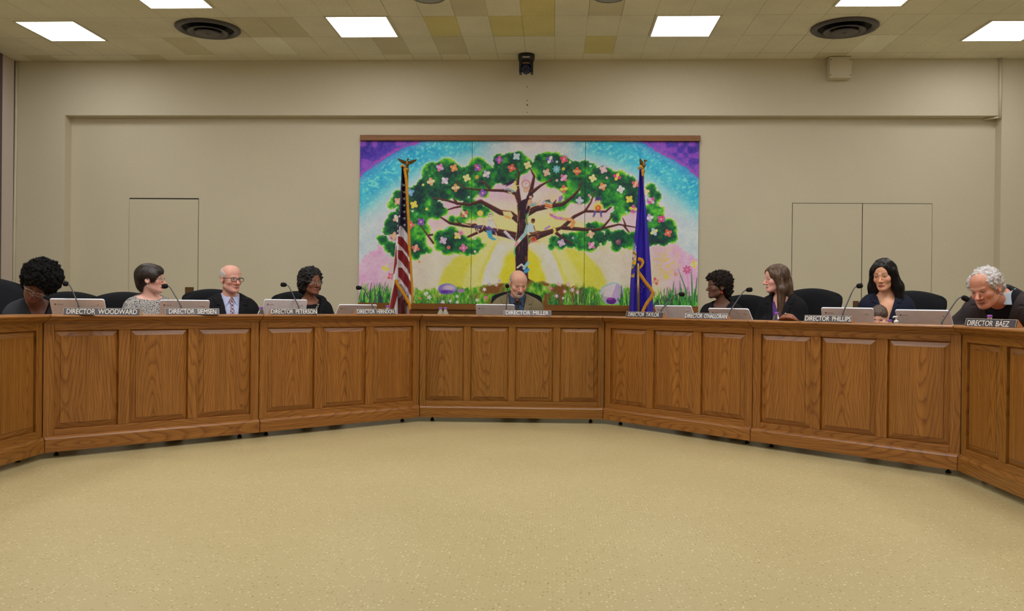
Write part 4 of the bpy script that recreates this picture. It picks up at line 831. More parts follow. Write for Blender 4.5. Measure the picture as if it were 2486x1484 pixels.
# laptops
M_LID = simple('silver_laptop_lid', S(236, 240, 252), .36, .0, .5, .03, 20.); M_KEYS = simple('dark_keys', S(30, 30, 32), .6); M_SCR = simple('dark_screen', S(14, 16, 20), .15)
M_GRY = simple('grey_print', S(132, 132, 138), .6); M_STK = simple('white_sticker', S(226, 226, 226), .6)
LR, LY, LG, LB = (simple('logo_red', S(206, 66, 50), .5), simple('logo_yellow', S(230, 186, 60), .5), simple('logo_green', S(60, 150, 84), .5), simple('logo_blue', S(66, 120, 210), .5))
def laptop(sec, xl, xr, ytop, ang, v, label, sticker=True, proto={}):
    """column of both top corners and row of the lid's upper edge"""
    a = math.radians(ang); T = on(sec, (xl+xr)/2, v); zt = zat((xl+xr)/2, ytop, T); W = .33; hh = .213
    z0 = .7765; hz = z0+.014; rise = zt-hz; lean = math.acos(max(.2, min(.995, rise/hh))); back = hh*math.sin(lean)
    nrm = np.array([math.sin(a), -math.cos(a)])      # towards the hall
    O = T[:2]-nrm*back                                # hinge line
    key = sticker
    t = thing('laptop', label, 'laptop', (O[0], O[1], z0), a, 'silver laptops on the desk')
    MB().box(-W/2, W/2, .004, .225, .0015, .0135, 0, None, .003).build('base', M_LID, t)
    MB().box(-W/2+.02, W/2-.02, .03, .13, .0138, .0152).build('keyboard', M_KEYS, t)
    Rm = Matrix.Translation((0, 0, .014))@Matrix.Rotation(lean, 4, 'X')
    # rounded lid plate
    r = .014; pts = []
    for cx, cz, a0 in ((W/2-r, hh-r, 0), (-W/2+r, hh-r, PI/2)): pts += [(cx+r*math.cos(a0+k*PI/8), cz+r*math.sin(a0+k*PI/8)) for k in range(5)]
    pts += [(-W/2, 0), (W/2, 0)]
    mb = MB(); n = len(pts); A = [(x, -.004, z) for x, z in pts]; B = [(x, .004, z) for x, z in pts]
    A2 = [(x*.994, -.0052, .5*hh+(z-.5*hh)*.99) for x, z in pts]
    mb.add(A+B+A2, [tuple(range(2*n, 3*n)), tuple(range(n, 2*n))]+[(i, (i+1) % n, n+(i+1) % n, n+i) for i in range(n)]+[(i, (i+1) % n, 2*n+(i+1) % n, 2*n+i) for i in range(n)], 0, False, Rm)
    lid = mb.build('lid', M_LID, t)
    MB().box(-W/2+.012, W/2-.012, .0043, .0048, .016, hh-.012, 0, Rm).build('screen', M_SCR, lid)
    lg = MB(); c = (-W/2+.030, hh-.040); R0 = .0068
    for k in range(3):
        f = [(c[0], -.0058, c[1])]+[(c[0]+R0*math.cos(PI/2+PI/3-k*2*PI/3-j*2*PI/18), -.0058, c[1]+R0*math.sin(PI/2+PI/3-k*2*PI/3-j*2*PI/18)) for j in range(7)]
        lg.add(f, [(0, j, j+1) for j in range(1, 7)], k, False, Rm)
    lg.add([(c[0]+R0*.42*math.cos(j*PI/6), -.0061, c[1]+R0*.42*math.sin(j*PI/6)) for j in range(12)], [tuple(range(12))], 3, False, Rm)
    lg.build('logo', [LR, LY, LG, LB], lid)
    me, co = text_mesh('chrome', .0115, 1., 'LEFT', .0001)
    q = np.c_[co[:, 0]+c[0]+.011, -.0057-co[:, 2], co[:, 1]+c[1]]; M3 = np.array(Rm.to_3x3()); q = q@M3.T+np.array([0, 0, .014]); me.vertices.foreach_set('co', q.astype(np.float32).ravel()); me.update()
    link_mesh('logo_text', me, M_GRY, lid)
    if sticker:
        s = MB().box(W/2-.058, W/2-.028, -.0060, -.0053, hh-.054, hh-.036, 0, Rm).box(W/2-.046, W/2-.040, -.0064, -.0059, hh-.047, hh-.043, 1, Rm)
    else:
        s = MB().box(W/2-.046, W/2-.040, -.0064, -.0053, hh-.046, hh-.040, 1, Rm)
    s.build('asset_sticker', [M_STK, M_GRY], lid)
    return t
laptop('L2', 120, 253.5, 726, 14, -.30, 'silver laptop at the left end, before the woman with bowed head', False)
laptop('L2', 392.7, 506, 729, 28, -.32, 'silver laptop between the short-haired woman and the bald man in black')
laptop('L1', 646.5, 743, 727.7, 33, -.32, 'lilac grey laptop before the woman with curly black hair')
laptop('L1', 827.6, 913, 740, 36, -.32, 'silver laptop at the empty seat beside the striped flag', False)
laptop('C', 1151.5, 1252.5, 739.5, 1, -.32, 'silver laptop in the middle, before the man in khaki')
laptop('R1', 1588, 1676.6, 742.5, -36, -.32, 'silver laptop at the empty seat right of the blue flag')
laptop('R1', 1722, 1812, 749.3, -38, -.30, 'silver laptop before the woman with the red earring')
laptop('R2', 1998, 2114.4, 747.7, -24, -.32, 'silver laptop hiding most of the baby')
laptop('R2', 2188.6, 2286.6, 753, -41, -.33, 'silver laptop below the woman with long black hair', False)

# gooseneck microphones
M_STEM = simple('dark_steel_stem', S(96, 94, 98), .35, .7); M_FOAM = simple('black_foam', S(14, 14, 16), .9, 0, .3, .3, 300., .5, 900.); M_MBASE = simple('black_mic_base', S(24, 24, 26), .5)
def mic(sec, pts, head, v, label):
    B = on(sec, pts[-1][0], v); n = _f0
    Q = [Pn(x, y, B, n) for x, y in pts]; O = np.array([B[0], B[1], .7765]); Q.append(np.array([B[0], B[1], .7765+.012]))
    H = [Pn(x, y, B, n) for x, y in head]
    t = thing('gooseneck_microphone', label, 'microphone', tuple(O), 0, 'gooseneck microphones along the desk')
    MB().lathe([(.040, 0), (.041, .006), (.036, .012), (.012, .016), (.008, .03), (.005, .034)], 24).build('base', M_MBASE, t)
    Q = Q[::-1]
    # smooth the bend
    D = [Q[0]]
    for i in range(1, len(Q)-1):
        for k in (.25, .5, .75):
            a, b, c = Q[i-1], Q[i], Q[i+1]; a = b+(a-b)*min(1, .022/np.linalg.norm(a-b)); c = b+(c-b)*min(1, .022/np.linalg.norm(c-b)); D.append(a*(1-k)**2+2*b*k*(1-k)+c*k*k)
    D.append(Q[-1]); m = len(D)
    MB().tube([tuple(p-O) for p in D], [.0062-.0022*min(1, i/(m*.5)) for i in range(m)], 10).build('gooseneck', M_STEM, t)
    a, b = H[0]-O, H[1]-O; d = (b-a); L = np.linalg.norm(d)
    MB().tube([tuple(a+d*k) for k in (-.08, 0, .1, .3, .55, .8, .93, 1.)], [.006, .010, .0145, .0165, .0175, .0165, .012, .003], 14).build('foam_head', M_FOAM, t)
mic('L2', [(165, 690), (170, 692), (191, 741)], [(165, 690), (153, 688)], -.27, 'gooseneck microphone reaching to the bowed woman\'s hair, leftmost one')
mic('L2', [(407, 694.5), (413, 697), (440, 743)], [(407, 695), (393, 695.5)], -.27, 'gooseneck microphone at the mouth of the short-haired woman in profile')
mic('L1', [(695, 692), (701, 694), (726, 746)], [(695, 692), (681, 691)], -.27, 'gooseneck microphone left of the woman in silver necklace')
mic('L1', [(877, 699), (884, 700), (906, 746)], [(877, 699.5), (864, 698.5)], -.27, 'gooseneck microphone between the wall and the striped flag')
mic('C', [(1232, 698), (1231.5, 706), (1229, 750)], [(1232, 699), (1231, 690)], -.27, 'gooseneck microphone standing upright before the man in khaki')
mic('R1', [(1650, 714), (1641, 714.5), (1628, 728), (1604, 753.5)], [(1649, 714), (1662.6, 716)], -.27, 'gooseneck microphone just right of the blue flag')
mic('R1', [(1813, 704), (1806, 706), (1797, 719), (1769.6, 759)], [(1812, 704.5), (1827, 703)], -.27, 'gooseneck microphone right of the woman with the red earring')
mic('R2', [(2081, 694.5), (2075, 697), (2068, 710), (2045.4, 761.6)], [(2080, 695.5), (2094.5, 693)], -.27, 'gooseneck microphone left of the woman with long black hair')
mic('R2', [(2337, 721), (2330, 720.5), (2319, 733), (2285.8, 782)], [(2336, 721.5), (2352, 729)], -.27, 'gooseneck microphone at the chin of the white-haired man')

# water bottles with purple caps
t_ = NT('clear_plastic'); t_.b.inputs['Transmission Weight'].default_value = .95; t_.b.inputs['IOR'].default_value = 1.25; t_.color((.97, .98, 1., 1)).set(.06, 0., .6); M_PET = t_.m
M_CAP = simple('purple_cap', S(150, 84, 186), .45)
BOT = []
def bottle(sec, px, ytop, v, label):
    P = on(sec, px, v); zt = zat(px, ytop, P); h = zt-.776
    if not BOT:
        t = thing('water_bottle', label, 'water bottle', (P[0], P[1], .776), 0, 'small water bottles with purple caps'); BOT.append(t); BOT.append(h)
        MB().lathe([(.0, .002), (.024, .001), (.029, .006), (.0295, .02), (.028, .03), (.0295, .04), (.028, .05), (.0295, .06), (.028, .07), (.0295, .08), (.0295, h-.066), (.028, h-.056), (.021, h-.036), (.0135, h-.022), (.0125, h-.012), (.0, h-.011)], 24).build('bottle', M_PET, t)
        mb = MB().lathe([(.0135, h-.0145), (.0145, h-.0135), (.0145, h-.002), (.013, h), (.0, h+.0002)], 20); mb.build('cap', M_CAP, t)
        mb = MB().lathe([(.0302, .03), (.0302, .075)], 24, 0, None, True, False); mb.build('label_band', simple('white_label_band', S(206, 206, 216), .5), t)
    else:
        c = copy_thing(BOT[0], (P[0], P[1], .776), 0, label); c.scale = (1, 1, h/BOT[1])
bottle('L2', 634, 745, -.36, 'water bottle with a purple cap at the seam left of the lilac laptop')
bottle('L1', 940.5, 742, -.36, 'water bottle whose purple cap shows over the plate by the striped flag')
bottle('C', 1069.5, 746.3, -.40, 'left one of two water bottles standing together on the middle section')
bottle('C', 1081.5, 746.5, -.32, 'right one of two water bottles standing together on the middle section')
bottle('R2', 1885.5, 758, -.30, 'water bottle standing just left of the brown leather bag')
bottle('R2', 2403, 764.8, -.33, 'water bottle with only its purple cap above the rightmost nameplate')
bottle('R2', 2161, 776.4, -.32, 'water bottle low behind the ledge beside the white pump')
# hand sanitizer pump
P = on('R2', 2176, -.27); zt = zat(2176, 768, P)-.776
t = thing('pump_bottle', 'white pump dispenser peeking over the desk left of the last laptop', 'pump bottle', (P[0], P[1], .776))
MB().lathe([(0, .001), (.03, .001), (.032, .006), (.032, zt-.075), (.026, zt-.06), (.013, zt-.052), (.013, zt-.046)], 24).build('bottle', M_PET, t)
M_WP = simple('white_plastic', S(226, 224, 220), .4)
MB().lathe([(.0145, zt-.046), (.0145, zt-.030), (.010, zt-.026), (.005, zt-.024), (.005, zt-.010), (.009, zt-.008), (.0095, zt), (.001, zt)], 18).tube([(0, 0, zt-.004), (-.016, -.006, zt-.004), (-.024, -.009, zt-.010)], [.006, .0055, .004], 10).build('pump', M_WP, t)
# brown leather bag lying on the ledge
P = on('R2', 1914, -.10)
M_LEA = simple('tan_leather', S(134, 78, 50), .5, 0, .5, .12, 25., .25, 260.)
t = thing('leather_bag', 'small brown leather bag slumped on the ledge, strap around it', 'bag', (P[0], P[1], ZT), math.radians(-30))
mb = MB(); n = 20; prof = [(-.062, .0, .5), (-.056, .018, .75), (-.034, .040, 1.), (-.006, .049, 1.), (.026, .043, 1.), (.046, .026, .85), (.064, .006, .6)]
vs = []
for x, h, w in prof:
    for k in range(n):
        a = 2*PI*k/n; vs.append((x, .05*w*math.cos(a)*(1-.3*max(0, math.sin(a))), max(.0015, h*.5+h*.52*math.sin(a)+.002)))
fs = [(j*n+k, j*n+(k+1) % n, (j+1)*n+(k+1) % n, (j+1)*n+k) for j in range(len(prof)-1) for k in range(n)]
mb.add(vs, fs+[tuple(range(n))[::-1], tuple((len(prof)-1)*n+k for k in range(n))], 0, True); mb.build('body', M_LEA, t)
MB().tube([(-.012, -.030, .044), (-.006, -.044, .030), (.004, -.05, .016)], .0022, 8).tube([(.022, -.022, .040), (.040, -.034, .026), (.052, -.034, .012)], .0022, 8).build('strap', simple('dark_leather_cord', S(54, 30, 20), .6), t)
MB().ball((-.012, -.026, .049), (.006, .005, .005), 10, 8).build('clasp', simple('pale_clasp', S(206, 190, 170), .4), t)

# ---------------------------------------------------------------- upholstered chairs
M_CH = simple('black_upholstery', S(15, 17, 23), .8, 0, .25, .2, 180., .25, 500.); M_CHF = simple('black_chair_frame', S(20, 20, 22), .45)
CHP = []
def chair(x, y, rz, ztop, label):
    if not CHP:
        t = thing('office_chair', label, 'chair', (x, y, 0), rz, 'black upholstered office chairs'); CHP.append(t)
        # backrest: a curved cushion, local -y is the front
        W, H, TH_ = .245, .56, .045; nu, nv_ = 22, 22; F1 = []; F2 = []
        for j in range(nv_+1):
            q = j/nv_
            for i in range(nu+1):
                p = i/nu*2-1; k = (abs(p)**4+abs(q*2-1)**6)**.25; ww = W*(1-.10*(1-q)) if q < .8 else W
                z = .47+q*H-(.03*p*p if q > .85 else 0)*(q-.85)/.15-.012*p*p*q
                zc = .0
                if q > .9: ww *= 1-.12*((q-.9)/.1)**2
                xx = ww*p; curve = .035*p*p; lean = .10*q
                th = TH_*max(.12, (1-k**6)**.5 if k < 1 else .12)
                F1.append((xx, .235+lean-curve-th*.6, z)); F2.append((xx, .235+lean-curve+th*.55, z))
        m = (nu+1)*(nv_+1); fs = []
        for j in range(nv_):
            for i in range(nu): a = j*(nu+1)+i; fs += [(a, a+1, a+nu+2, a+nu+1), (m+a, m+a+nu+1, m+a+nu+2, m+a+1)]
        rim = [i for i in range(nu+1)]+[j*(nu+1)+nu for j in range(1, nv_+1)]+[nv_*(nu+1)+i for i in range(nu-1, -1, -1)]+[j*(nu+1) for j in range(nv_-1, 0, -1)]
        for a, b in zip(rim, rim[1:]+rim[:1]): fs.append((a, m+a, m+b, b))
        MB().add(F1+F2, fs, 0, True).build('backrest', M_CH, t)
        MB().box(-.24, .24, -.25, .205, .325, .392, 0, None, .022).build('seat', M_CH, t)
        MB().tube([(0, .16, .318), (0, .28, .37), (0, .31, .62)], [.03, .03, .025], 10, 0, None, False, .5).build('back_bracket', M_CHF, t)
        MB().lathe([(.03, .09), (.03, .22), (.02, .225), (.02, .32), (.07, .324)], 18).build('gas_column', M_CHF, t)
        for k in range(5):
            a = 2*PI*k/5+.3; c, s = math.cos(a), math.sin(a)
            l = MB().tube([(.02*c, .02*s, .105), (.14*c, .14*s, .09), (.245*c, .245*s, .07)], [.022, .018, .014], 10).build('base_arm', M_CHF, t)
            MB().lathe([(.005, -.012), (.026, -.012), (.028, -.006), (.028, .006), (.026, .012), (.005, .012)], 16, 0, Matrix.Translation((.245*c, .245*s, .0285))@Matrix.Rotation(a, 4, 'Z')@Matrix.Rotation(PI/2, 4, 'X')).build('caster', M_CHF, l)
        o = t
    else: o = copy_thing(CHP[0], (x, y, 0), rz, label)
    o.scale = (1, 1, ztop/1.03)
    return o
# ---------------------------------------------------------------- people: smooth distance-field bodies meshed with surface nets
f32 = np.float32
import functools
MX = lambda L: functools.reduce(np.maximum, L)
def axis(segs):
    """segs: (lo, hi, step) fine zones; the remainder between them is bridged by the neighbours' steps"""
    out = [segs[0][0]]
    for lo, hi, st in segs:
        lo = max(lo, out[-1]); 
        if hi <= lo+1e-6: continue
        n = max(1, int(round((hi-lo)/st))); out += list(np.linspace(lo, hi, n+1)[1:])
    return np.array(out, f32)
def zaxis(lo, hi, default, zones):
    x = lo; out = [lo]
    while x < hi:
        st = default
        for a, b, h in zones:
            if a-1e-6 <= x < b: st = min(st, h)
            elif x < a < x+st: st = max(.0015, a-x)
        x += st; out.append(x)
    return np.array(out, f32)
class Field:
    def __init__(s, xs, ys, zs, far=.06):
        s.ax = (xs, ys, zs); s.d = np.full((len(xs), len(ys), len(zs)), far, f32)
    def sl(s, c, r):
        o = []
        for a, k in zip(s.ax, range(3)):
            rr = r[k] if hasattr(r, '__len__') else r
            o.append(slice(int(np.searchsorted(a, c[k]-rr)), int(np.searchsorted(a, c[k]+rr))))
        return tuple(o)
    def grid(s, sl): return s.ax[0][sl[0]][:, None, None], s.ax[1][sl[1]][None, :, None], s.ax[2][sl[2]][None, None, :]
    def op(s, fn, c, r, k=0., mode='u', pad=.065):
        r = np.asarray(r, float)+pad; sl = s.sl(c, np.broadcast_to(r, 3)); a = s.d[sl]
        if a.size == 0: return
        b = fn(*s.grid(sl)).astype(f32)
        if mode == 'c': a, b = -a, b             # cut b out of a  ->  -(smin(-a, b))
        if k > 0:
            h = np.clip(.5+.5*(b-a)/k, 0, 1); m = b*(1-h)+a*h-k*h*(1-h)
        else: m = np.minimum(a, b)
        s.d[sl] = -m if mode == 'c' else m
    def prims(s, L, t=0.):
        for p in L:
            fn, c, r, k = p[:4]
            mode = p[4] if len(p) > 4 else 'u'
            s.op((lambda x, y, z, fn=fn: fn(x, y, z)-t) if t else fn, c, np.asarray(r)+t, k, mode)
    def mesh(s):
        d = s.d; ins = d < 0
        nx, ny, nz = d.shape; cnt = np.zeros((nx-1, ny-1, nz-1), np.int8)
        for i in (0, 1):
            for j in (0, 1):
                for k in (0, 1): cnt += ins[i:nx-1+i, j:ny-1+j, k:nz-1+k]
        I, J, K = np.nonzero((cnt > 0) & (cnt < 8)); n = len(I); idx = np.full(cnt.shape, -1, np.int32); idx[I, J, K] = np.arange(n)
        P = np.zeros((n, 3)); W = np.zeros(n); C = [np.asarray(a, float) for a in s.ax]
        for a in range(3):
            for u in (0, 1):
                for v in (0, 1):
                    o0 = [0, 0, 0]; b, c = [q for q in range(3) if q != a]; o0[b] = u; o0[c] = v; o1 = list(o0); o1[a] = 1
                    d0 = d[I+o0[0], J+o0[1], K+o0[2]].astype(float); d1 = d[I+o1[0], J+o1[1], K+o1[2]].astype(float); m = (d0 < 0) != (d1 < 0)
                    t = np.where(m, d0/np.where(m, d0-d1, 1), 0)
                    idxs = (I, J, K)
                    for q in range(3):
                        g0 = C[q][idxs[q]+o0[q]]; g1 = C[q][idxs[q]+o1[q]]; P[:, q] += np.where(m, g0+(g1-g0)*t, 0)
                    W += m
        P /= W[:, None]; Q = []
        for a in range(3):
            b, c = [q for q in range(3) if q != a]
            s0 = [slice(None)]*3; s1 = [slice(None)]*3; s0[a] = slice(0, -1); s1[a] = slice(1, None)
            A, B = ins[tuple(s0)], ins[tuple(s1)]; E = np.array(np.nonzero(A != B))
            ok = (E[b] > 0) & (E[c] > 0) & (E[b] < d.shape[b]-1) & (E[c] < d.shape[c]-1); E = E[:, ok]
            inside0 = A[tuple(E)]
            def at(db, dc):
                e = E.copy(); e[b] += db; e[c] += dc; return idx[tuple(e)]
            q = np.stack([at(-1, -1), at(0, -1), at(0, 0), at(-1, 0)], 1)
            flip = inside0 if a != 1 else ~inside0
            q[~flip] = q[~flip][:, ::-1]; Q.append(q)
        Q = np.concatenate(Q); Q = Q[(Q >= 0).all(1)]
        return P, Q
def ell(c, r, M=None):
    c = np.asarray(c, float); r = np.asarray(r, float)
    def f(x, y, z):
        X, Y, Z = x-c[0], y-c[1], z-c[2]
        if M is not None: X, Y, Z = X*M[0, 0]+Y*M[1, 0]+Z*M[2, 0], X*M[0, 1]+Y*M[1, 1]+Z*M[2, 1], X*M[0, 2]+Y*M[1, 2]+Z*M[2, 2]
        k0 = np.sqrt((X/r[0])**2+(Y/r[1])**2+(Z/r[2])**2)+1e-9; k1 = np.sqrt((X/r[0]**2)**2+(Y/r[1]**2)**2+(Z/r[2]**2)**2)+1e-9
        return k0*(k0-1)/k1
    return f
def cap(a, b, ra, rb):
    a = np.asarray(a, float); b = np.asarray(b, float); d = b-a; L = d@d+1e-12
    def f(x, y, z):
        t = np.clip(((x-a[0])*d[0]+(y-a[1])*d[1]+(z-a[2])*d[2])/L, 0, 1)
        return np.sqrt((x-a[0]-t*d[0])**2+(y-a[1]-t*d[1])**2+(z-a[2]-t*d[2])**2)-(ra+(rb-ra)*t)
    return f
def E_(c, r, k, M=None, mode='u'): return (ell(c, r, M), np.asarray(c, float), max(r) if M is not None else np.asarray(r, float), k, mode)
def C_(a, b, ra, rb, k, mode='u'):
    a = np.asarray(a, float); b = np.asarray(b, float); return (cap(a, b, ra, rb), (a+b)/2, np.abs(b-a)/2+max(ra, rb), k, mode)
def rotm(yaw, pitch, roll):
    cz, sz, cx, sx, cy, sy = math.cos(yaw), math.sin(yaw), math.cos(pitch), math.sin(pitch), math.cos(roll), math.sin(roll)
    Rz = np.array([[cz, -sz, 0], [sz, cz, 0], [0, 0, 1]]); Rx = np.array([[1, 0, 0], [0, cx, -sx], [0, sx, cx]]); Ry = np.array([[cy, 0, sy], [0, 1, 0], [-sy, 0, cy]]); return Rz@Rx@Ry
def smooth_pts(P, Q, it=1, lam=.5):
    e = np.concatenate([Q[:, [0, 1]], Q[:, [1, 2]], Q[:, [2, 3]], Q[:, [3, 0]]]); n = len(P)
    for _ in range(it):
        S_ = np.stack([np.bincount(e[:, 0], P[e[:, 1], k], n)+np.bincount(e[:, 1], P[e[:, 0], k], n) for k in range(3)], 1); c = np.bincount(e[:, 0], minlength=n)+np.bincount(e[:, 1], minlength=n)
        P = P+(S_/np.maximum(c, 1)[:, None]-P)*lam
    return P
def normals(P, Q):
    fn = np.cross(P[Q[:, 2]]-P[Q[:, 0]], P[Q[:, 3]]-P[Q[:, 1]]); N = np.zeros_like(P)
    for k in range(4):
        for c in range(3): N[:, c] += np.bincount(Q[:, k], fn[:, c], len(P))
    return N/(np.linalg.norm(N, axis=1)[:, None]+1e-12)
def n3d(P, sc, seed):
    g = np.random.default_rng(seed).random((33, 33, 33)); p = P/sc; i = np.floor(p).astype(int); f = p-i; f = f*f*(3-2*f); i %= 32; r = 0
    for a in (0, 1):
        for b in (0, 1):
            for c in (0, 1): r = r+g[i[:, 0]+a, i[:, 1]+b, i[:, 2]+c]*(f[:, 0] if a else 1-f[:, 0])*(f[:, 1] if b else 1-f[:, 1])*(f[:, 2] if c else 1-f[:, 2])
    return r-.5

# ---- the head, in its own frame: origin between the eyes' level and mid-skull, face towards -y
def head_prims(o, sc, M, H):
    """o: options; returns primitives in the body's frame"""
    fw = o.get('fw', 1.); jw = o.get('jaw', 1.); ns = o.get('nose', 1.); ch = o.get('chin', 1.); lp = o.get('lips', 1.); ck = o.get('cheek', 1.)
    L = []
    def T(p): return H+M@(np.asarray(p, float)*sc)
    def e(c, r, k, mode='u'): L.append(E_(T(c), tuple(np.asarray(r)*sc), k*sc, M, mode))
    def c(a, b, ra, rb, k, mode='u'): L.append(C_(T(a), T(b), ra*sc, rb*sc, k*sc, mode))
    e((0, .012, .028), (.0755, .097, .088), 0.); e((0, -.034, .045), (.060, .050, .056), .03)
    e((0, -.033, -.030), (.060*fw, .056, .078), .025); e((0, -.030, -.072), (.050*fw*jw, .053, .038), .02)
    for s in (-1, 1):
        c((s*.050*fw*jw, .005, -.062), (s*.020*fw*jw, -.066, -.097), .016, .016, .022)
        e((s*.041*fw, -.058, -.028), (.022*ck, .022*ck, .02*ck), .02)
    e((0, -.076, -.099), (.018*jw, .016*ch, .016), .018)
    c((-.034, -.074, .017), (0, -.084, .014), .010, .009, .012); c((.034, -.074, .017), (0, -.084, .014), .010, .009, .012)
    for s in (-1, 1): e((s*.031, -.101, -.001), (.0165, .0165, .0145), .010, 'c')
    for s in (-1, 1): e((s*.031, -.0735, -.001), (.0130, .0130, .0125), .003)
    c((0, -.084, .004), (0, -.084-.026*ns, -.035), .0070, .0100*ns, .008); e((0, -.086-.024*ns, -.037), (.0105*ns, .010, .0085), .006)
    for s in (-1, 1): e((s*.0125*ns, -.095, -.040), (.0080*ns, .010, .0075), .006)
    for s in (-1, 1): c((s*.021, -.081, -.069), (s*.002, -.0900, -.0665), .0040*lp, .0055*lp, .006); c((s*.016, -.081, -.0765), (0, -.0885, -.0785), .0045*lp, .0062*lp, .006)
    if o.get('open'): e((0, -.096, -.0725), (.013, .012, .0045), .004, 'c')
    for s in (-1, 1):
        e((s*.077, .010, -.010), (.010, .0195, .031), .006); e((s*.087, .004, -.008), (.008, .011, .019), .004, 'c'); e((s*.0755, .004, -.034), (.006, .008, .009), .004)
    return L
def paint_head(V, o, H, M, sc, rng):
    """skin, lips, brows, eyes, with fold, lid and nostril shade painted in, in the head's own frame"""
    q = ((V-H)@M)/sc; x, y, z = q.T; sk = np.array(o['skin'], float); col = np.tile(sk, (len(V), 1))
    mott = n3d(V, .018, 3)[:, None]; col = col*(1+.05*mott)
    near = (np.abs(q) < [.12, .14, .15]).all(1)
    fr = near & (y < -.02)
    def bl(m, c, a): 
        m = np.clip(m, 0, 1)*a; return col*(1-m[:, None])+np.array(c, float)*m[:, None]
    red = o.get('blush', .25)
    col = bl(np.where(fr, np.exp(-(((np.abs(x)-.040)/.018)**2+((z+.034)/.018)**2)), 0), sk*np.array([1.05, .74, .74]), red)
    col = bl(np.where(fr & (y < -.085), np.exp(-((x/.014)**2+((z+.036)/.014)**2)), 0), sk*np.array([1.04, .78, .76]), red*1.2)
    if o.get('age', 0):                                    # creases: fold shade drawn as darker lines in the skin colour
        for s in (-1, 1):
            dx = np.abs(s*x-(.020+.012*np.clip((-.045-z)/.03, 0, 1))); col = bl(np.where(fr & (z < -.036) & (z > -.080), np.exp(-(dx/.0028)**2), 0), sk*.68, .5*o['age'])
            col = bl(np.where(fr & (np.abs(z+.017) < .004) & (np.abs(s*x-.031) < .014), 1, 0), sk*.78, .45*o['age'])
        for zz in (.042, .054, .065): col = bl(np.where(fr & (np.abs(x) < .04), np.exp(-((z-zz)/.0022)**2), 0), sk*.8, .35*o['age'])
    lips = o.get('lip', (160, 92, 84))
    up = np.where(fr & (y < -.078) & (np.abs(x) < .0215), np.exp(-((z+.0675+.0006*0-.004*(x/.021)**2*0)/.0040)**4), 0); lo_ = np.where(fr & (y < -.078) & (np.abs(x) < .0185), np.exp(-((z+.0775)/.0048)**4), 0)
    col = bl(up, lips, .85); col = bl(lo_, lips, .85)
    sm = o.get('smile', 0.); line = -.0722+sm*.006*(np.clip(np.abs(x)/.022, 0, 1.2)**2)
    col = bl(np.where(fr & (y < -.074) & (np.abs(x) < .024+.003*sm), np.exp(-((z-line)/.0018)**2), 0), np.array(lips)*.42, .95)
    if o.get('open'): col = bl(np.where(fr & (np.abs(x) < .014) & (np.abs(z+.0725) < .0045) & (y > -.094), 1, 0), (70, 26, 26), .9)
    br = o.get('brow', (60, 44, 36)); bz = .0205+o.get('brow_up', 0)
    for s in (-1, 1):
        u = (s*x-.012)/.036; arch = bz+.0045*np.sin(np.clip(u, 0, 1)*PI*.72); wd = .0036*(1-.45*np.clip(u, 0, 1))*o.get('brow_w', 1.)
        col = bl(np.where(fr & (u > 0) & (u < 1) & (y < -.045), np.exp(-((z-arch)/wd)**2), 0), br, o.get('brow_a', .85))
    # eyes
    op = o.get('eye', 1.); gx, gz = o.get('gaze', (0, 0))
    for s in (-1, 1):
        dx = x-s*.031; dz = z+.001; m0 = fr & (np.abs(dx) < .0165) & (np.abs(dz) < .016) & (y < -.060)
        col = bl(np.where(m0, np.exp(-((dx/.015)**2+(dz/.010)**2)), 0), sk*np.array([.82, .72, .70]), .45)
        w = np.clip(1-(dx/.0150)**2, 0, 1); zu = -.0015+.0062*op*w; zl = -.0015-.0046*w*(.35+.65*op)
        inside = m0 & (dz < zu) & (dz > zl) & (w > .03)
        col[inside] = (206, 196, 188)
        ir = np.hypot(dx-gx*.006, dz-gz*.004); col[inside & (ir < .0060)] = o.get('iris', (70, 48, 34)); col[inside & (ir < .0032)] = (16, 12, 12)
        col = bl(np.where(m0 & (w > .03), np.exp(-((dz-zu)/.0016)**2), 0), o.get('lash', (34, 22, 20)), .9)
        col = bl(np.where(m0 & (w > .1), np.exp(-((dz-zl)/.0011)**2), 0), sk*.55, .5)
        col = bl(np.where(m0, np.exp(-((dz-zu-.0042)/.0012)**2)*(np.abs(dx) < .013), 0), sk*.62, .4)
    for s in (-1, 1): col = bl(np.where(near & (np.hypot(x-s*.0075, z+.0455) < .004) & (y < -.088), 1, 0), sk*.4, .75)
    if o.get('stubble'):
        c, a = o['stubble']; m = np.where(near & (y < .0) & (z < -.052) & (np.abs(x) < .06), np.clip((-.048-z)/.012, 0, 1), 0)*(1-np.clip(up+lo_, 0, 1)); col = bl(m*(.7+.6*n3d(V, .004, 8)), c, a)
    if o.get('scalp'):
        c, a, zz = o['scalp']; m = np.where(near & (z > zz-.35*np.clip(y+.02, -.2, .03)*0) & ((y > -.045) | (z > .07)), np.clip((z-zz)/.02, 0, 1), 0); col = bl(m, c, a)
    return col

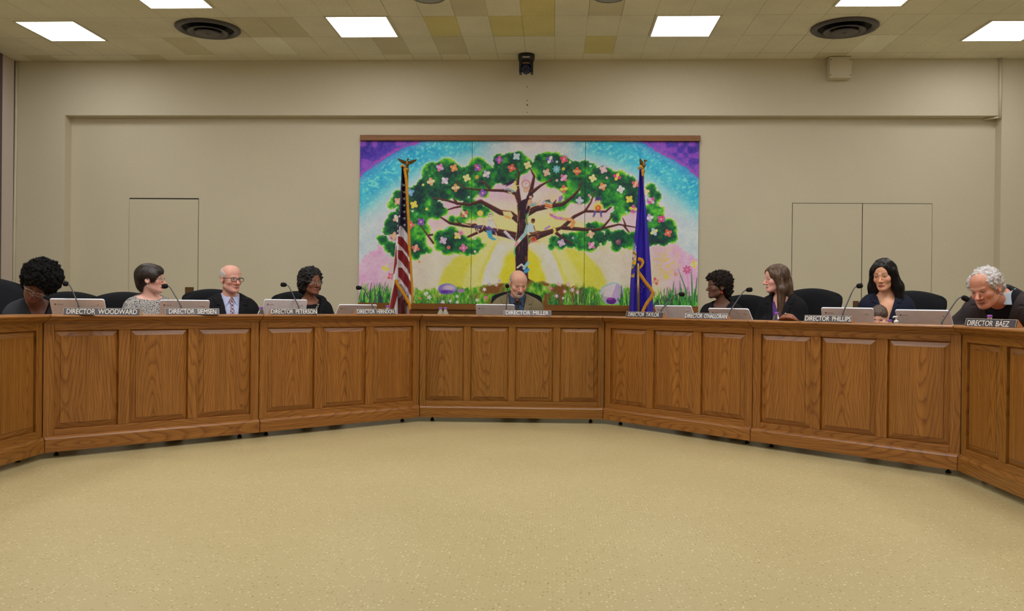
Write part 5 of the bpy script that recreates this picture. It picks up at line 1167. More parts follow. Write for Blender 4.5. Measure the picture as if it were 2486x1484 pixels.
M_SKIN = painted('skin', .48, .42, .06, 420.)
M_SKIN.node_tree.nodes['Principled BSDF'].inputs['Subsurface Weight'].default_value = .06
M_SKIN.node_tree.nodes['Principled BSDF'].inputs['Subsurface Radius'].default_value = (.012, .005, .003)
def hair_mat(name, c, c2, rough=.45, fine=(70, 70, 9), spec=.5):
    t = NT(name); v = t.mapping(fine); n = t.noise(v, 2.2, 3., .6); v2 = t.mapping(tuple(q*4 for q in fine)); m = t.noise(v2, 1.6, 2.)
    t.color(t.mix(.5, t.ramp(n, [(.36, c), (.66, c2)]), t.ramp(m, [(.4, c), (.62, c2)]))).set(rough, 0., spec)
    t.bump(t.mix(.5, n, m), .55, .004); return t.m
def cloth_mat(name, c, rough=.85, var=.12, scale=260., bump=.25, sheen=.0):
    t = NT(name); v = t.mapping((1, 1, 1)); a = tuple(q*(1-var) for q in c[:3])+(1,); b = tuple(min(1, q*(1+var)) for q in c[:3])+(1,)
    t.color(t.ramp(t.noise(v, scale, 2.), [(.35, a), (.65, b)])).set(rough, 0., .25, None, sheen); t.bump(t.noise(v, 9., 3., .6, .5), .22, .02); return t.m
M_TROUS = cloth_mat('dark_trouser_cloth', S(34, 34, 40)); M_SHOE = simple('black_shoe_leather', S(20, 18, 18), .4)
PEOPLE = {}

def body_prims(o):
    N = o['N']; sw = o['sw']; sc = o.get('build', 1.); f = o.get('fem', 0); ny, nz = N[1], N[2]; nx = N[0]
    def mid(t): return np.array([nx*t, ny*t**1.5, 0])         # the spine leans from pelvis to neck
    T = [E_(mid(0)+(0, .0, .578), (.172*sc, .125*sc, .105), 0.), E_(mid(.35)+(0, .0, .68), ((.150-.022*f)*sc, (.112-.012*f)*sc, .15), .06),
         E_(mid(.78)+(0, .004, nz-.19), ((.158-.026*f)*sc, (.108-.012*f)*sc, .185), .06),
         C_((nx-sw*.80, ny+.022, nz-.080), (nx+sw*.80, ny+.022, nz-.080), (.060-.008*f)*sc, (.060-.008*f)*sc, .05)]
    if f: T += [E_(mid(.8)+(s*.068, -.062, nz-.215), (.058, .052, .060), .035) for s in (-1, 1)]
    for s in (-1, 1):
        T.append(C_((nx+s*.02, ny+.030, nz+.012), (nx+s*sw*.80, ny+.020, nz-.042), .046-.012*f, (.046-.006*f)*sc, .035)); T.append(E_((nx+s*sw, ny+.015, nz-.092), ((.056-.008*f)*sc, (.058-.008*f)*sc, .062), .035))
    A = []; Hn = []; F_ = []
    for s in (-1, 1):
        sh = np.array([nx+s*(sw+.005), ny+.015, nz-.095]); el, wr = o['arms'][0 if s < 0 else 1]; el = np.array(el, float); wr = np.array(wr, float)
        A += [C_(sh, el, (.050-.008*f)*sc, (.040-.006*f)*sc, .03), C_(el, wr, (.040-.006*f)*sc, .027-.003*f, .02)]
        d = wr-el; d /= np.linalg.norm(d); d2 = np.array([d[0], d[1], -.10]); d2 /= np.linalg.norm(d2); side = np.cross(d2, (0, 0, 1.)); side /= np.linalg.norm(side); up = np.cross(side, d2)
        pc = wr+d2*.052+np.array([0, 0, -.006]); Mh = np.stack([side, d2, up], 1)
        Hn += [C_(wr, pc, .024, .026, .015), E_(pc, (.041, .050, .0145), .015, Mh)]
        for k, (off, ln) in enumerate(((-.030, .062), (-.010, .074), (.010, .070), (.029, .054))):
            b = pc+side*off+d2*.042; m1 = b+(d2*.97+up*.10)*ln*.45+side*off*.12; m2 = m1+(d2*.86-up*.42)*ln*.32; m3 = m2+(d2*.62-up*.70)*ln*.25
            Hn += [C_(b, m1, .0088, .0082, .006), C_(m1, m2, .0080, .0074, .004), C_(m2, m3, .0073, .0062, .004)]
        ths = -s; b = pc+side*(.030*(1 if (side[0]*ths > 0) else -1))-d2*.022; w = side*(1 if side[0]*ths > 0 else -1); m1 = b+(w*.70+d2*.72)*.032; m2 = m1+(w*.30+d2*.95)*.028
        Hn += [C_(b, m1, .0125, .0098, .010), C_(m1, m2, .0095, .0078, .005)]
    Lg = []; Ft = []
    for s in (-1, 1):
        hip = np.array([s*.085, .0, .555]); kn = np.array([s*.115, -.42, .565]); an = np.array([s*.115, -.43, .10])
        Lg += [C_(hip, kn, .086*sc, .060, .03), C_(kn, an, .056, .038, .03)]; Ft += [C_(an+(0, .03, -.045), an+(s*.012, -.155, -.062), .040, .032, .02), C_(an, an+(0, .02, -.05), .036, .038, .02)]
    return T, A, Hn, Lg, Ft
def cloth_axes(N, H, sw, hf=.0055):
    return (zaxis(-.44, .44, .014, [(N[0]-.22, N[0]+.22, hf)]), zaxis(min(-.74, N[1]-.30), .24, .014, [(N[1]-.20, N[1]+.14, hf*1.1)]), zaxis(.45, N[2]+.14, .014, [(N[2]-.26, N[2]+.14, hf)]))

def person(key, label, o, group=None):
    rz = math.radians(o['rz']); W0 = o['root']; sc = o.get('s', 1.)
    Rw = np.array([[math.cos(rz), math.sin(rz), 0], [-math.sin(rz), math.cos(rz), 0], [0, 0, 1]])      # world -> local
    toL = lambda P: Rw@(np.asarray(P, float)-np.array([W0[0], W0[1], 0.]))
    H = toL(o['head']); o['H'] = H; hy, hp, hr = [math.radians(a) for a in o['turn']]; M = rotm(math.radians(o['turn'][0]-o['rz']), hp, hr); o['M'] = M
    if 'neck' in o: N = toL(o['neck'])
    else: N = np.array([H[0], H[1], H[2]])+np.array([0, .035, -.158*sc])-M@np.array([0, 0, 0.])
    o['N'] = N
    o.setdefault('sw', .145); f = o.get('fem', 0)
    dz = .815
    o.setdefault('arms', [((-.225, max(min(N[1], .03)-.02, -.05), .705), (-.125, -.235, .690)), ((.225, max(min(N[1], .03)-.02, -.05), .705), (.12, -.245, .690))])
    T, A, Hn, Lg, Ft = body_prims(o)
    kn = M@np.array([0, .022, -.070])*sc+H; neck = [C_(kn, N+(0, .020, -.030), (.050-.009*f)*sc, .056-.012*f, .022)]
    if o.get('adam'): pass
    h = .0022*max(sc, .8)
    xs = axis([(-.44, min(H[0], N[0])-.13, .014), (min(H[0], N[0])-.13, max(H[0], N[0])+.13, h*1.08), (max(H[0], N[0])+.13, .44, .014)])
    wy = [min(q[1][1] for q in o['arms'])-.24, max(q[1][1] for q in o['arms'])+.03]; wz = [min(q[1][2] for q in o['arms'])-.07, max(q[1][2] for q in o['arms'])+.06]
    ys = zaxis(min(-.74, H[1]-.16), .24, .014, [(wy[0], wy[1], .0065), (H[1]-.135*sc, H[1]+.135*sc, h)])
    zs = zaxis(.0, H[2]+.20*sc, .017, [(wz[0], wz[1], .0055), (N[2]-.15, H[2]-.15*sc, .0055), (H[2]-.16*sc, H[2]+.14*sc, h)])
    F0 = Field(xs, ys, zs); F0.prims(T); F0.prims(A); F0.prims(Hn); F0.prims(Lg); F0.prims(Ft)
    F1 = Field(xs, ys, zs); F1.prims(head_prims(o, sc, M, H)); F1.prims(neck)
    h_ = np.clip(.5+.5*(F1.d-F0.d)/.03, 0, 1); F0.d = F1.d*(1-h_)+F0.d*h_-.03*h_*(1-h_)
    P, Q = F0.mesh(); P = smooth_pts(P, Q, 1, .35)
    col = paint_head(P, o, H, M, sc, RNG)
    me = mesh_np('person', P, Q, M_SKIN, None, np.clip(srgb_lin(col)*o.get('gain', 1.35), 0, .95)); b = me
    b.location = (W0[0], W0[1], 0); b.rotation_euler = (0, 0, rz); tag(b, label, 'person', group); PEOPLE[key] = (b, o)
    # ---- clothes
    cx = cloth_axes(N, H, o['sw'])
    nk = lambda r, dy=0., dzz=.03: (ell(N+(0, -.010+dy, dzz), r), N+(0, -.010+dy, dzz), r)
    def wedge(zb, w, front=.03):
        n_ = math.hypot(1, w)
        return lambda x, y, z: np.maximum(np.maximum((np.abs(x-N[0])-(z-zb)*w)/n_, y-(N[1]+front)), z-N[2]-.2)
    def garment(name, mat_, t, cut, cuffs=True, lap=None, zbot=.50, label=None, arms=True, col=None):
        G = Field(*cx); G.prims(T, t)
        if arms: G.prims(A, t*.8)
        if lap:                                            # turned-back lapels
            zb, w, wid, tt = lap; n_ = math.hypot(1, w); B = Field(*cx); B.prims(T, t+tt)
            x, y, z = B.ax[0][:, None, None], B.ax[1][None, :, None], B.ax[2][None, None, :]
            e = (np.abs(x-N[0])-(z-zb)*w)/n_; g = np.clip((z-zb)/(N[2]-zb), 0, 1.2); wd = wid*(.25+.9*g)
            notch = np.maximum(np.abs(z-(N[2]-.055))-.006, -(e-wd*.55))
            B.d = MX([B.d, e-wd, -e-.002+0*z, y-(N[1]+.01)+0*x, z-(N[2]+.01)+0*x, -notch]).astype(f32); G.d = np.minimum(G.d, B.d)
        for c in cut:
            if len(c) == 3: G.op(c[0], c[1], c[2], .006, 'c', .03)
            else:
                x, y, z = G.ax[0][:, None, None], G.ax[1][None, :, None], G.ax[2][None, None, :]; G.d = np.maximum(G.d, -c[0](x, y, z)).astype(f32)
        x, y, z = G.ax[0][:, None, None], G.ax[1][None, :, None], G.ax[2][None, None, :]
        G.d = np.maximum(G.d, (zbot-z)+0*x+0*y)
        if arms:
            for s in (0, 1):
                el, wr = [np.array(q, float) for q in o['arms'][s]]; d = (wr-el)/np.linalg.norm(wr-el); k = wr-d*.01
                pl = (x-k[0])*d[0]+(y-k[1])*d[1]+(z-k[2])*d[2]; far = np.sqrt((x-wr[0])**2+(y-wr[1])**2+(z-wr[2])**2)
                G.d = np.where(far < .060, np.maximum(G.d, pl), G.d).astype(f32)
        V, K = G.mesh(); V = smooth_pts(V, K, 2, .5)
        nr = normals(V, K); V = V+nr*(n3d(V*np.array([1, 1, .55]), .075, 5)*.011*o.get('fold', 1.))[:, None]
        c_ = mesh_np(name, V, K, mat_, b, None)
        if label: c_['label'] = label
        return c_
    def band(name, mat_, t, fn, parent=None, label=None, src=None, hf=.0035):
        X = axis([(N[0]-.14, N[0]+.14, hf)]), axis([(N[1]-.20, N[1]+.12, hf)]), axis([(N[2]-.24, N[2]+.10, hf)])
        B = Field(*X); B.prims(T if src is None else src, t); x, y, z = B.ax[0][:, None, None], B.ax[1][None, :, None], B.ax[2][None, None, :]
        B.d = fn(B.d, x, y, z).astype(f32); V, K = B.mesh()
        if not len(K): return None
        V = smooth_pts(V, K, 1, .4); c_ = mesh_np(name, V, K, mat_, parent or b)
        if label: c_['label'] = label
        return c_
    o['garment'] = garment; o['band'] = band; o['nk'] = nk; o['wedge'] = wedge; o['parts'] = (T, A, Hn, Lg, Ft, neck)
    # trousers and shoes (hidden by the desk in the photograph's view)
    X = (axis([(-.26, .26, .014)]), axis([(-.56, .16, .014)]), axis([(.07, .66, .014)])); G = Field(*X); G.prims([T[0]]+Lg, .012); x, y, z = X[0][:, None, None], X[1][None, :, None], X[2][None, None, :]
    G.d = np.maximum(G.d, np.maximum(z-.64, .085-z)+0*x+0*y).astype(f32); V, K = G.mesh(); mesh_np('trousers', smooth_pts(V, K, 1), K, M_TROUS, b)
    for s in (0, 1):
        X = (axis([(-.20, .20, .008)]), axis([(-.68, -.30, .008)]), axis([(.0, .14, .008)])); G = Field(*X); G.prims(Ft[2*s:2*s+2], .007); z = X[2][None, None, :]; G.d = np.maximum(G.d, np.maximum(.002-z, z-.105)).astype(f32); V, K = G.mesh(); mesh_np('shoe', smooth_pts(V, K, 1), K, M_SHOE, b)
    return b
def strands(V, nr, M, n, ln, wid, flow, lift=.25, jit=.35, seed=1, seg=4, avoid=(.070, -.055, -.13, .062), bend=0.):
    """thin hair ribbons springing from the surface points V along the flow direction (head frame)"""
    r = np.random.default_rng(seed); k = r.integers(0, len(V), n); p = V[k].copy(); n_ = nr[k]; own = avoid is not None; d = flow(p, n_)+r.normal(size=(n, 3))*jit
    d -= n_*((d*n_).sum(1)[:, None])*(1-lift); d /= np.linalg.norm(d, axis=1)[:, None]+1e-9; L = ln*(.55+.9*r.random(n))[:, None]; sd = np.cross(d, n_); sd /= np.linalg.norm(sd, axis=1)[:, None]+1e-9
    if own:
        ok = np.ones(n, bool)
        for q in (0., .4, .7, 1.): e = p+d*L*q; ok &= ~((np.abs(e[:, 0]) < avoid[0]) & (e[:, 1] < avoid[1]) & (e[:, 2] > avoid[2]) & (e[:, 2] < avoid[3]))
        p, d, L, sd, n_ = p[ok], d[ok], L[ok], sd[ok], n_[ok]; n = len(p)
    curl = r.normal(size=(n, 3)); P = []
    for i in range(seg+1):
        q = i/seg; c = p+d*L*q+n_*(lift*L*q*(1-q)*.9+.0006-L*q*q*bend)+curl*(q*q)*L*.22*jit; w = wid*(1-.75*q); P += [c-sd*w, c+sd*w]
    P = np.stack(P, 1).reshape(-1, 3); m = 2*(seg+1); b = (np.arange(n)*m)[:, None]; Q = []
    for i in range(seg): Q.append(b+np.array([[2*i, 2*i+1, 2*i+3, 2*i+2]]))
    return P, np.concatenate(Q)
def hair(b, o, prims, cuts, mat_, h=.0042, clumps=None, disp=(.004, .03, (1, 1, .3)), name='hair', box=((-.20, .20), (-.16, .20), (-.42, .20)), sm=1, cl_k=.006, label=None, st=None):
    """prims/cuts in head units (face towards -y); clumps=(count, radius, spread)"""
    H, M, sc = o['H'], o['M'], o.get('s', 1.)
    G = Field(*[axis([(lo*sc, hi*sc, h)]) for lo, hi in box])
    for p in prims:
        if len(p) == 3: G.prims([E_(np.array(p[0])*sc, tuple(np.array(p[1])*sc), p[2]*sc)])
        else: G.prims([C_(np.array(p[0])*sc, np.array(p[1])*sc, p[2]*sc, p[3]*sc, p[4]*sc)])
    if clumps:
        V, K = G.mesh(); r = np.random.default_rng(clumps[3] if len(clumps) > 3 else 2); pick = V[r.integers(0, len(V), clumps[0])]; nn = normals(V, K)
        for p in pick: R_ = clumps[1]*sc*(.7+.6*r.random()); G.prims([E_(p+r.normal(size=3)*clumps[2]*sc, (R_, R_, R_), cl_k)])
    for p in cuts: G.prims([E_(np.array(p[0])*sc, tuple(np.array(p[1])*sc), p[2]*sc, None, 'c')])
    V, K = G.mesh(); V = smooth_pts(V, K, sm, .5); nr = normals(V, K)
    if disp: V = V+nr*(n3d(V*np.array(disp[2]), disp[1], 6)*disp[0]*2)[:, None]
    if st:
        nr = normals(V, K); P, Q = strands(V, nr, M, *st[:4], **(st[4] if len(st) > 4 else {})); K = np.concatenate([K, Q+len(V)]); V = np.concatenate([V, P])
    c_ = mesh_np(name, V@M.T+H, K, mat_, b)
    if label: c_['label'] = label
    return c_
def shell(b, o, t, keep, mat_, name='hair', h=.0032, disp=(.0015, .006, (1, 1, 1)), label=None):
    """a close layer of hair or beard hugging the head: the head grown by t where keep(x, y, z) < 0 (head units)"""
    H, M, sc = o['H'], o['M'], o.get('s', 1.); G = Field(axis([(-.11*sc, .11*sc, h)]), axis([(-.13*sc, .14*sc, h)]), axis([(-.15*sc, .15*sc, h)]))
    G.prims(head_prims(o, sc, np.eye(3), np.zeros(3)), t*sc); x, y, z = [a/sc for a in G.grid((slice(None),)*3)]
    G.d = np.maximum(G.d, keep(x, y, z)*sc).astype(f32); V, K = G.mesh(); V = smooth_pts(V, K, 1, .4)
    if disp: V = V+normals(V, K)*(n3d(V*np.array(disp[2]), disp[1], 6)*disp[0]*2)[:, None]
    c_ = mesh_np(name, V@M.T+H, K, mat_, b)
    if label: c_['label'] = label
    return c_
t_ = NT('spectacle_lens'); t_.b.inputs['Transmission Weight'].default_value = .97; t_.b.inputs['IOR'].default_value = 1.06; t_.color((.97, .98, 1, 1)).set(.04, 0., .6); M_LENS = t_.m
def glasses(b, o, mat_, r=.0012, w=.0255, h=.0185, y=-.103, zc=-.004, half=False, drop=0., label=None):
    H, M, sc = o['H'], o['M'], o.get('s', 1.); MM = Matrix([[*(M[i]*sc), H[i]] for i in range(3)]+[[0, 0, 0, 1]])
    mb = MB(); zc -= drop; y -= drop*.5
    for s in (-1, 1):
        c = s*.0335; P = []
        for k in range(28):
            a = 2*PI*k/28; px = abs(math.cos(a))**.62*math.copysign(1, math.cos(a))*w; pz = abs(math.sin(a))**.7*math.copysign(1, math.sin(a))*h
            P.append((c+px, y+.25*(max(0, s*(c+px)-.03))**1.0*.5, zc+pz))
        if half: mb.tube([p for p in P if p[2] >= zc-.004][:15], r, 8, 0, MM)
        else: mb.tube(P, r, 8, 0, MM, True)
        mb.tube([(s*(.0335+w-.001), y+.004, zc+h*.55), (s*.072, y+.018, zc+h*.5), (s*.0795, -.03, .006), (s*.0800, .012, .008), (s*.079, .028, -.008)], r*1.1, 8, 0, MM)
    mb.tube([(-.0335+w-.001, y, zc+h*.25), (0, y-.003, zc+h*.42), (.0335-w+.001, y, zc+h*.25)], r*1.1, 8, 0, MM)
    g = mb.build('glasses', mat_, b)
    if label: g['label'] = label
    for s in (-1, 1):
        l = MB(); P = []
        for yy in (y-.0006, y+.0006):
            for k in range(20):
                a = 2*PI*k/20; px = abs(math.cos(a))**.62*math.copysign(1, math.cos(a))*w*.97; pz = abs(math.sin(a))**.7*math.copysign(1, math.sin(a))*h*.97; P.append((s*.0335+px, yy, zc+pz))
        l.add(P, [tuple(range(20))[::-1], tuple(range(20, 40))]+[(k, (k+1) % 20, 20+(k+1) % 20, 20+k) for k in range(20)], 0, False, MM); l.build('lens', M_LENS, g)
    return g
def dist(L, x, y, z, t=0.):
    d = None
    for p in L:
        v = p[0](x, y, z)-t; k = p[3]
        if d is None: d = v
        elif k > 0: h = np.clip(.5+.5*(v-d)/k, 0, 1); d = v*(1-h)+d*h-k*h*(1-h)
        else: d = np.minimum(d, v)
    return d
def front_y(L, x, z, t):
    y = np.linspace(-.45, .15, 400); d = dist(L, x, y, z, t); i = np.argmax(d < 0); return float(y[i])
def in_head(o): H, M, sc = o['H'], o['M'], o.get('s', 1.); return Matrix([[*(M[i]*sc), H[i]] for i in range(3)]+[[0, 0, 0, 1]])
def rzcam(px): return -math.degrees(math.atan((px-1243)/F))+2.8
def head_at(sec, px, py, v):
    P = on(sec, px, v, py); P[2] = zat(px, py, P); return P
# ---------------------------------------------------------------- the nine adults and the baby
def root_at(sec, px, v): P = on(sec, px, v); return (P[0], P[1])
BLK = cloth_mat('black_suit_cloth', S(17, 17, 22)); 
OUTW = lambda p, n: n+np.array([0, 0, .2])
DOWN = lambda p, n: np.tile([0, 0, -1.], (len(p), 1))
def COMB(p, n): d = np.stack([p[:, 0]*2, p[:, 1]*1.2-.05, -np.abs(p[:, 2])*0-.6+p[:, 2]*3], 1); return d
M_SILV = simple('silver_wire', S(190, 188, 186), .25, .9)
# bowed woman at the far left
o = dict(rz=40, root=root_at('L2', 88, -1.04), head=head_at('L2', 93, 690, -.66), turn=(rzcam(97)-12, 30, 28), s=.97, skin=(98, 62, 48), lip=(128, 62, 60), brow=(24, 18, 16), eye=.25, fem=1, sw=.135, blush=.1, lips=1.15, nose=1.05, gain=1.25)
o['neck'] = head_at('L2', 90, 738, -.80)
b = person('P1', 'woman with a large black afro bowing her head, in a dark grey cardigan', o)
M_AFRO = hair_mat('black_coily_hair', S(8, 8, 9), S(24, 21, 21), .8, (120, 120, 120), .15)
hair(b, o, [((0, .028, .056), (.122, .130, .104), 0), ((0, .07, -.02), (.105, .085, .09), .04)], [((0, -.120, -.056), (.078, .088, .090), .012)], M_AFRO, .0048, (1500, .0095, .006, 4), (.004, .009, (1, 1, 1)), box=((-.22, .22), (-.20, .24), (-.20, .24)), cl_k=.004, st=(7000, .0075, .0012, OUTW, dict(lift=.7, jit=1.3)))
glasses(b, o, M_SILV, .0012, .024, .014, drop=.010, label='thin silver spectacles')
g = o['garment']; g('cardigan', cloth_mat('charcoal_knit', S(52, 54, 60), .95, .16, 300.), .018, [o['nk']((.075, .08, .06)), (o['wedge'](o['N'][2]-.20, .36),)], label='dark grey cardigan')
g('top', cloth_mat('black_knit', S(20, 20, 30)), .009, [o['nk']((.072, .078, .06)), (o['wedge'](o['N'][2]-.17, .42),)])
mb = MB(); N = o['N']
for k in range(15):
    t = k/14*2-1; xx = N[0]+t*.058; zz = N[2]-.035-.095*(1-t*t); mb.ball((xx, front_y(o['parts'][0]+o['parts'][5], xx, zz, .002), zz), .0034, 8, 6)
mb.build('bead_necklace', simple('amber_beads', S(176, 140, 96), .3), b)
# short-haired woman in profile
o = dict(rz=34, root=root_at('L2', 356, -1.0), head=head_at('L2', 366, 677, -.98), turn=(rzcam(366)+76, 0, 0), s=.915, skin=(204, 158, 144), lip=(176, 98, 92), brow=(64, 46, 38), fem=1, sw=.125, blush=.4, nose=1.05, jaw=.80, fw=.90, cheek=.75)
o['neck'] = head_at('L2', 364, 723, -1.0)
b = person('P2', 'woman in profile with short brown hair, glasses and a black and white patterned blouse', o)
M_BROWN = hair_mat('dark_brown_hair', S(26, 20, 17), S(58, 44, 36), .38, (40, 40, 14))
hair(b, o, [((0, .018, .034), (.092, .112, .096), 0), ((0, .074, -.040), (.054, .042, .064), .04), ((.0, -.055, .066), (.066, .046, .036), .03), ((-.066, -.035, .022), (.020, .034, .034), .02), ((.066, -.035, .022), (.020, .034, .034), .02)],
     [((0, -.112, -.044), (.088, .072, .084), .012), ((-.092, -.004, -.034), (.034, .028, .042), .008), ((.092, -.004, -.034), (.034, .028, .042), .008), ((0, -.01, -.11), (.085, .062, .07), .012)], M_BROWN, .0036, None, (.0025, .018, (1, .5, .35)), st=(3200, .040, .0009, COMB, dict(lift=.05, jit=.12, bend=.3)))
glasses(b, o, simple('clear_tan_frame', S(176, 150, 120), .3), .0014, .0235, .0185)
for s in (-1, 1):
    MM = in_head(o); e = MB().tube([(s*.079, .008, -.042), (s*.081, .008, -.050)], .0008, 6, 0, MM).tube([(s*.081, .008, -.050), (s*.081, .008, -.078)], .0017, 8, 0, MM); e.build('earring', M_SILV, b)
t = NT('black_and_cream_print'); v = t.mapping((1, 1, 1)); n_ = t.noise(v, 92., 2., .5, 2.4); vo = t.n('ShaderNodeTexVoronoi', feature='DISTANCE_TO_EDGE'); vo.inputs['Scale'].default_value = 95.; t.l(v, vo.inputs['Vector'])
m1 = t.ramp(n_, [(.46, S(186, 182, 178)), (.49, S(18, 17, 26))]); m2 = t.ramp(vo.outputs['Distance'], [(.06, (1, 1, 1, 1)), (.09, (0, 0, 0, 1))]); t.color(t.mix(m2, m1, S(186, 182, 178))).set(.8, 0., .25); M_PRINT = t.m
g = o['garment']; g('blouse', M_PRINT, .012, [o['nk']((.108, .082, .040), -.012, .022)], label='black and cream patterned blouse')
# bald man with glasses
o = dict(rz=30, root=root_at('L1', 566, -1.02), head=head_at('L1', 560, 677, -1.0), turn=(rzcam(560)+33, 3, 0), s=.955, skin=(196, 146, 130), lip=(164, 96, 88), brow=(176, 160, 150), brow_a=.6, age=.8, sw=.148, smile=1., blush=.4, nose=1.2, fw=.98, iris=(84, 96, 110))
o['neck'] = head_at('L1', 559, 727, -1.03)
b = person('P3', 'bald smiling man with dark glasses, black suit and checked tie', o)
M_WHITE = hair_mat('white_cropped_hair', S(176, 168, 164), S(214, 206, 202), .7, (160, 160, 160), .3)
fringe_keep = lambda top, front: (lambda x, y, z: MX([z-top-.5*np.clip(y-.02, -.06, .06), (-.075-z)+1.1*np.clip(-y+.05, 0, .09)+0*x, front-y-.25*np.clip(z-.02, -.03, .05)+0*x, .027-np.sqrt((np.abs(x)-.083)**2+(y-.006)**2+((z+.014)*.72)**2)]))
shell(b, o, .0042, fringe_keep(.066, -.030), M_WHITE, label='close white side hair')
glasses(b, o, simple('black_acetate', S(24, 22, 24), .25), .0022, .0265, .0165)
N = o['N']; T, A, Hn, Lg, Ft, neck = o['parts']; g = o['garment']
def collar_fn(zt=.052, drop=.070, gap=.004, r0=.066):
    def f(d, x, y, z):
        x = x-N[0]; y = y-N[1]-.012; zc = z-N[2]; r = np.sqrt(x**2+(y*.95)**2); fr = np.clip(-y/.06, 0, 1); th = .0032
        sh = np.abs(r-(r0+.34*np.clip(.03-zc, 0, .2)))-th
        return MX([sh, zc-(zt-.030*fr), (.006-drop*fr**2)-zc, (gap+.55*np.clip(.018-zc, 0, 1)*fr)*(y < 0)-np.abs(x)])
    return f
def tie_fn(w0=.013, w1=.030, zt=.0):
    def f(d, x, y, z):
        zc = z-N[2]-zt; ax = np.abs(x-N[0]); kn = np.maximum(np.abs(zc+.030)-.020, ax-(w0+.0035-.16*np.clip(-zc-.01, 0, .05))); bl = np.maximum(zc+.045, ax-(w0*.75+(w1-w0)*np.clip((-zc-.05)/.16, 0, 1)))
        return MX([d-.004*(zc > -.05), np.minimum(kn, bl), y-N[1]-.01+0*x])
    return f
def striped(name, cols, sc, rot):
    t = NT(name); v = t.mapping((1, 1, 1)); s = t.n('ShaderNodeSeparateXYZ'); t.l(v, s.inputs[0])
    def stripe(a, b, per, stops):
        m1 = t.n('ShaderNodeMath', operation='MULTIPLY'); m1.inputs[1].default_value = a; m2 = t.n('ShaderNodeMath', operation='MULTIPLY_ADD'); m2.inputs[1].default_value = b
        t.l(s.outputs[0], m1.inputs[0]); t.l(s.outputs[2], m2.inputs[0]); t.l(m1.outputs[0], m2.inputs[2]); f = t.n('ShaderNodeMath', operation='FRACT'); d = t.n('ShaderNodeMath', operation='MULTIPLY'); d.inputs[1].default_value = 1/per; t.l(m2.outputs[0], d.inputs[0]); t.l(d.outputs[0], f.inputs[0]); return t.ramp(f.outputs[0], stops, 'CONSTANT')
    t.color(t.mix(.5, stripe(1, 1, sc, [(0, cols[0]), (.35, cols[1]), (.6, cols[2])]), stripe(1, -1, sc, [(0, cols[3]), (.4, cols[0]), (.7, cols[1])]))).set(.5, 0., .4); return t.m
SHIRT = cloth_mat('pale_blue_shirt', S(186, 194, 228), .8, .04)
def suit(jk, sh, tie, vz=-.37, vw=.175, lapw=.060, collar=None, jl=None):
    zb = N[2]+vz
    g('jacket', jk, .020, [o['nk']((.070, .080, .060), .004, .035), (o['wedge'](zb, vw),)], lap=(zb, vw, lapw, .009), label=jl)
    g('shirt', sh, .009, [o['nk']((.060, .062, .06), .012, .04)])
    o['band']('collar', sh, 0., collar or collar_fn(), src=T+neck)
    if tie: o['band']('tie', tie, .015, tie_fn(), hf=.003)
suit(BLK, SHIRT, striped('checked_tie', [S(40, 36, 84), S(206, 150, 160), S(206, 200, 190), S(60, 56, 110)], .030, 0), jl='black suit jacket')
# woman with the chain necklace
o = dict(rz=24, root=root_at('L1', 762, -1.02), head=head_at('L1', 756, 685, -1.0), turn=(rzcam(756)+36, 2, 0), s=.92, skin=(116, 72, 52), lip=(118, 60, 56), brow=(26, 20, 18), fem=1, sw=.128, fw=.96, age=.6, blush=.1, nose=1.1, lips=1.1, gain=1.35)
o['neck'] = head_at('L1', 752, 731, -1.03)
b = person('P4', 'woman with curly black hair, rimless glasses and a silver chain necklace', o)
M_CURL = hair_mat('black_curled_hair', S(8, 8, 9), S(26, 23, 22), .42, (80, 80, 80), .35)
hair(b, o, [((0, .026, .040), (.100, .112, .100), 0), ((-.07, .030, -.025), (.040, .055, .060), .03), ((.07, .030, -.025), (.040, .055, .060), .03), ((0, .095, -.04), (.065, .04, .07), .03)], [((0, -.110, -.040), (.072, .076, .100), .012), ((.085, -.035, -.05), (.03, .03, .04), .008), ((-.085, -.035, -.05), (.03, .03, .04), .008)], M_CURL, .0038, (900, .0095, .004, 5), (.0025, .008, (1, 1, 1)), cl_k=.003, st=(3000, .010, .0012, OUTW, dict(lift=.12, jit=1.2)))
glasses(b, o, M_SILV, .0010, .0245, .0160)
for s in (-1, 1): MM = in_head(o); MB().tube([(s*.081, .004, -.040), (s*.082, .003, -.062)], [.0030, .0045], 8, 0, MM).build('earring', simple('pearl_drop', S(216, 212, 206), .25), b)
N = o['N']; T, A, Hn, Lg, Ft, neck = o['parts']; g = o['garment']
g('jacket', BLK, .020, [o['nk']((.088, .088, .065), .004, .03), (o['wedge'](N[2]-.40, .22),)], lap=(N[2]-.40, .22, .044, .006), label='black jacket'); g('top', cloth_mat('black_jersey', S(16, 16, 18)), .009, [o['nk']((.078, .078, .055), -.012, .02)])
mb = MB(); rr = random.Random(2)
for row in range(2):
    for k in range(17):
        t = k/16*2-1; xx = N[0]+t*(.064-.008*row); zz = N[2]-.030-(.075+.022*row)*(1-t*t); yy = front_y(T+neck, xx, zz, .016)
        R = Matrix.Translation((xx, yy, zz))@Matrix.Rotation(rr.random()*3, 4, 'X')@Matrix.Rotation(rr.random()*3, 4, 'Z'); mb.tube([(.0075*math.cos(q*PI/5), .0050*math.sin(q*PI/5), 0) for q in range(10)], .0018, 6, 0, R, True)
mb.build('chain_necklace', simple('pale_chain', S(206, 200, 176), .25, .7), b)
